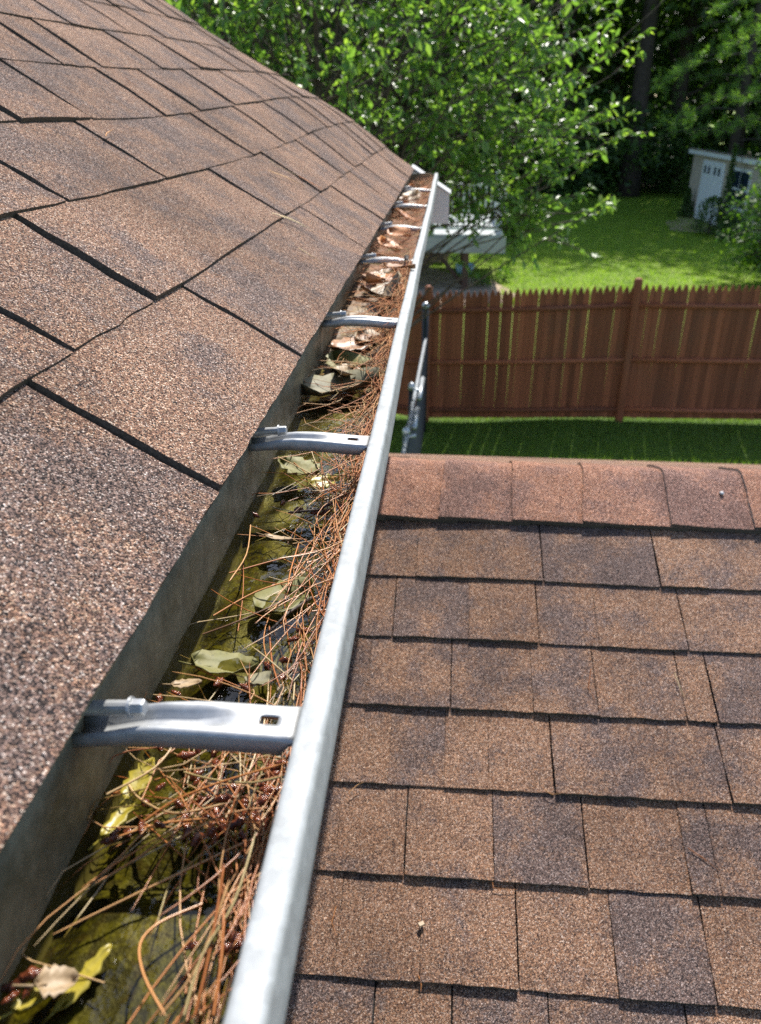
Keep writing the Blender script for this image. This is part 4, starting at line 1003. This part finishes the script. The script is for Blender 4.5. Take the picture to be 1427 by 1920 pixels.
p = at_y(1400, 300, 36.0); pine('pine_tree', np.array((p[0], 38.0, 0)), 13, 'dark pine standing behind the shed roof', 9, 2.6, 4.0, 420)

# broadleaf tree at the right, in front of the shed
def smalltree(name, base, H, ctr, R3, label, seed, nl, mat, nbr=60, size=(.07, .13)):
    t = thing(name, tuple(base), label, 'tree'); r_ = np.random.default_rng(seed); mb = MB(); P = []; D = []
    top = np.array(ctr); mb.tube([base, base*.5+top*.5+np.array((.1,0,0)), top], [.10,.07,.03], 8)
    for b in range(nbr):
        v = unit(r_.normal(size=3)); tip = top + v*np.array(R3)*r_.uniform(.5, 1)**.5; s0 = base + (top-base)*r_.uniform(.35, 1); mid = (s0+tip)/2+np.array((0,0,.2))
        mb.tube([s0, mid, tip], [.025,.015,.004], 5, cap=False)
        for q in range(nl):
            f = r_.uniform(.45, 1.05); c = s0*(1-f)**2 + 2*mid*f*(1-f) + tip*f*f; P.append(c + r_.normal(size=3)*.16); D.append(v*.6 + r_.normal(size=3)*.6 + np.array((0,0,-.4)))
    P = np.array(P); D = unit(np.array(D)); kp = P[:, 2] > .35; P = P[kp]; D = D[kp]; V, F, T = leaf_geo(P, D, r_.uniform(size[0], size[1], len(P)), np.clip(r_.beta(2, 2, len(P)), 0, 1), wid=.62)
    o = link('foliage', np_mesh('foliage', V, F, attr=T), M[mat], t, tuple(base)); o['kind'] = 'stuff'; mb.obj('trunk', M['trunk'], t, tuple(base), smooth=True); return t
c = at_y(1425, 415, 20.5); smalltree('young_maple', np.array((c[0]+.7, 20.7, 0)), 3.2, (c[0]+.62, 20.6, c[2]-.12), (1.45, 1.3, 1.95), 'young light green broadleaf tree in front of the shed', 31, 62, 'leafR', 95)
# planting at the shed
def bushlet(name, px, py, z, w, h, mat, label, seed, cat='shrub', size=(.06, .12), n=1400, cone=False):
    b = at_z(px, py, 0); r_ = np.random.default_rng(seed); t = thing(name, tuple(b), label, cat)
    f = r_.uniform(0, 1, n); a = r_.uniform(0, 2*PI, n); rr = (1-f if cone else np.sqrt(np.maximum(0, 1-(f*1.1-.1)**2)))*w*np.sqrt(r_.uniform(.2, 1, n))*(1+.25*np.sin(3*a+seed))
    P = b + np.stack([rr*np.cos(a), rr*np.sin(a), .05+f*h], 1); D = unit(r_.normal(size=(n, 3)) + np.array((0,0,.3)))
    V, F, T = quad_geo(P, D, r_.uniform(size[0], size[1], n), r_.uniform(0, 1, n), .5); o = link('foliage', np_mesh('foliage', V, F, attr=T), M[mat], t, tuple(b)); o['kind'] = 'stuff'
    mb = MB(); mb.tube([b, b+np.array((0,0,h*.6))], [.05,.02], 6); mb.obj('stem', M['trunk'], t, tuple(b)); return t
bushlet('garden_shrub', 1328, 440, 0, .60, 1.15, 'leafW', 'dark rounded shrub under the shed doors', 1)
bushlet('garden_shrub', 1366, 452, 0, .5, .8, 'leafW', 'dark shrub below the shed window', 2)
bushlet('dwarf_conifer', 1349, 442, 0, .30, 2.75, 'leafW', 'narrow dark conifer standing against the white shed doors', 3, 'conifer', cone=True)
bushlet('dwarf_conifer', 1284, 408, 0, .32, 1.0, 'leafW', 'small cone shaped conifer beside the shed corner', 4, 'conifer', cone=True)
bushlet('garden_shrub', 1300, 372, 0, .9, 1.3, 'leafR', 'light green shrub behind the shed corner', 6)
bushlet('garden_shrub', 945, 528, 0, .30, .28, 'leafR', 'small green clump on bare earth beside the deck', 8, size=(.05, .1), n=300)
bushlet('garden_shrub', 905, 537, 0, .22, .2, 'leafR', 'low green tuft on bare earth by the fence', 11, size=(.05, .1), n=200)

# ------------------------------------------------------------------ grass blades on the lawn in view
def blades(n, x0, x1, y0, y1, h, wd, keep):
    P = np.stack([rng.uniform(x0, x1, n), rng.uniform(y0, y1, n), np.zeros(n)], 1); P = P[[keep(a, b) for a, b, _ in P]]
    P[:, 2] = [ground_z(a, b) for a, b, _ in P]; n = len(P)
    ang = rng.uniform(0, 2*PI, n); S = np.stack([np.cos(ang), np.sin(ang), np.zeros(n)], 1)*wd; T_ = P + np.stack([rng.normal(size=n)*.35*h, rng.normal(size=n)*.35*h, rng.uniform(.5, 1.2, n)*h], 1)
    V = np.stack([P-S, P+S, T_], 1).reshape(-1, 3); F = np.arange(3*n).reshape(-1, 3); return V, F, np.repeat(rng.uniform(0, 1, n), 3)
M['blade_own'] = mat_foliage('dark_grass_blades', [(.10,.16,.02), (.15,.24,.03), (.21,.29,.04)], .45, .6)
M['blade'] = mat_foliage('grass_blades', [(.14,.235,.016), (.23,.35,.026), (.31,.40,.04)], .45, .6)
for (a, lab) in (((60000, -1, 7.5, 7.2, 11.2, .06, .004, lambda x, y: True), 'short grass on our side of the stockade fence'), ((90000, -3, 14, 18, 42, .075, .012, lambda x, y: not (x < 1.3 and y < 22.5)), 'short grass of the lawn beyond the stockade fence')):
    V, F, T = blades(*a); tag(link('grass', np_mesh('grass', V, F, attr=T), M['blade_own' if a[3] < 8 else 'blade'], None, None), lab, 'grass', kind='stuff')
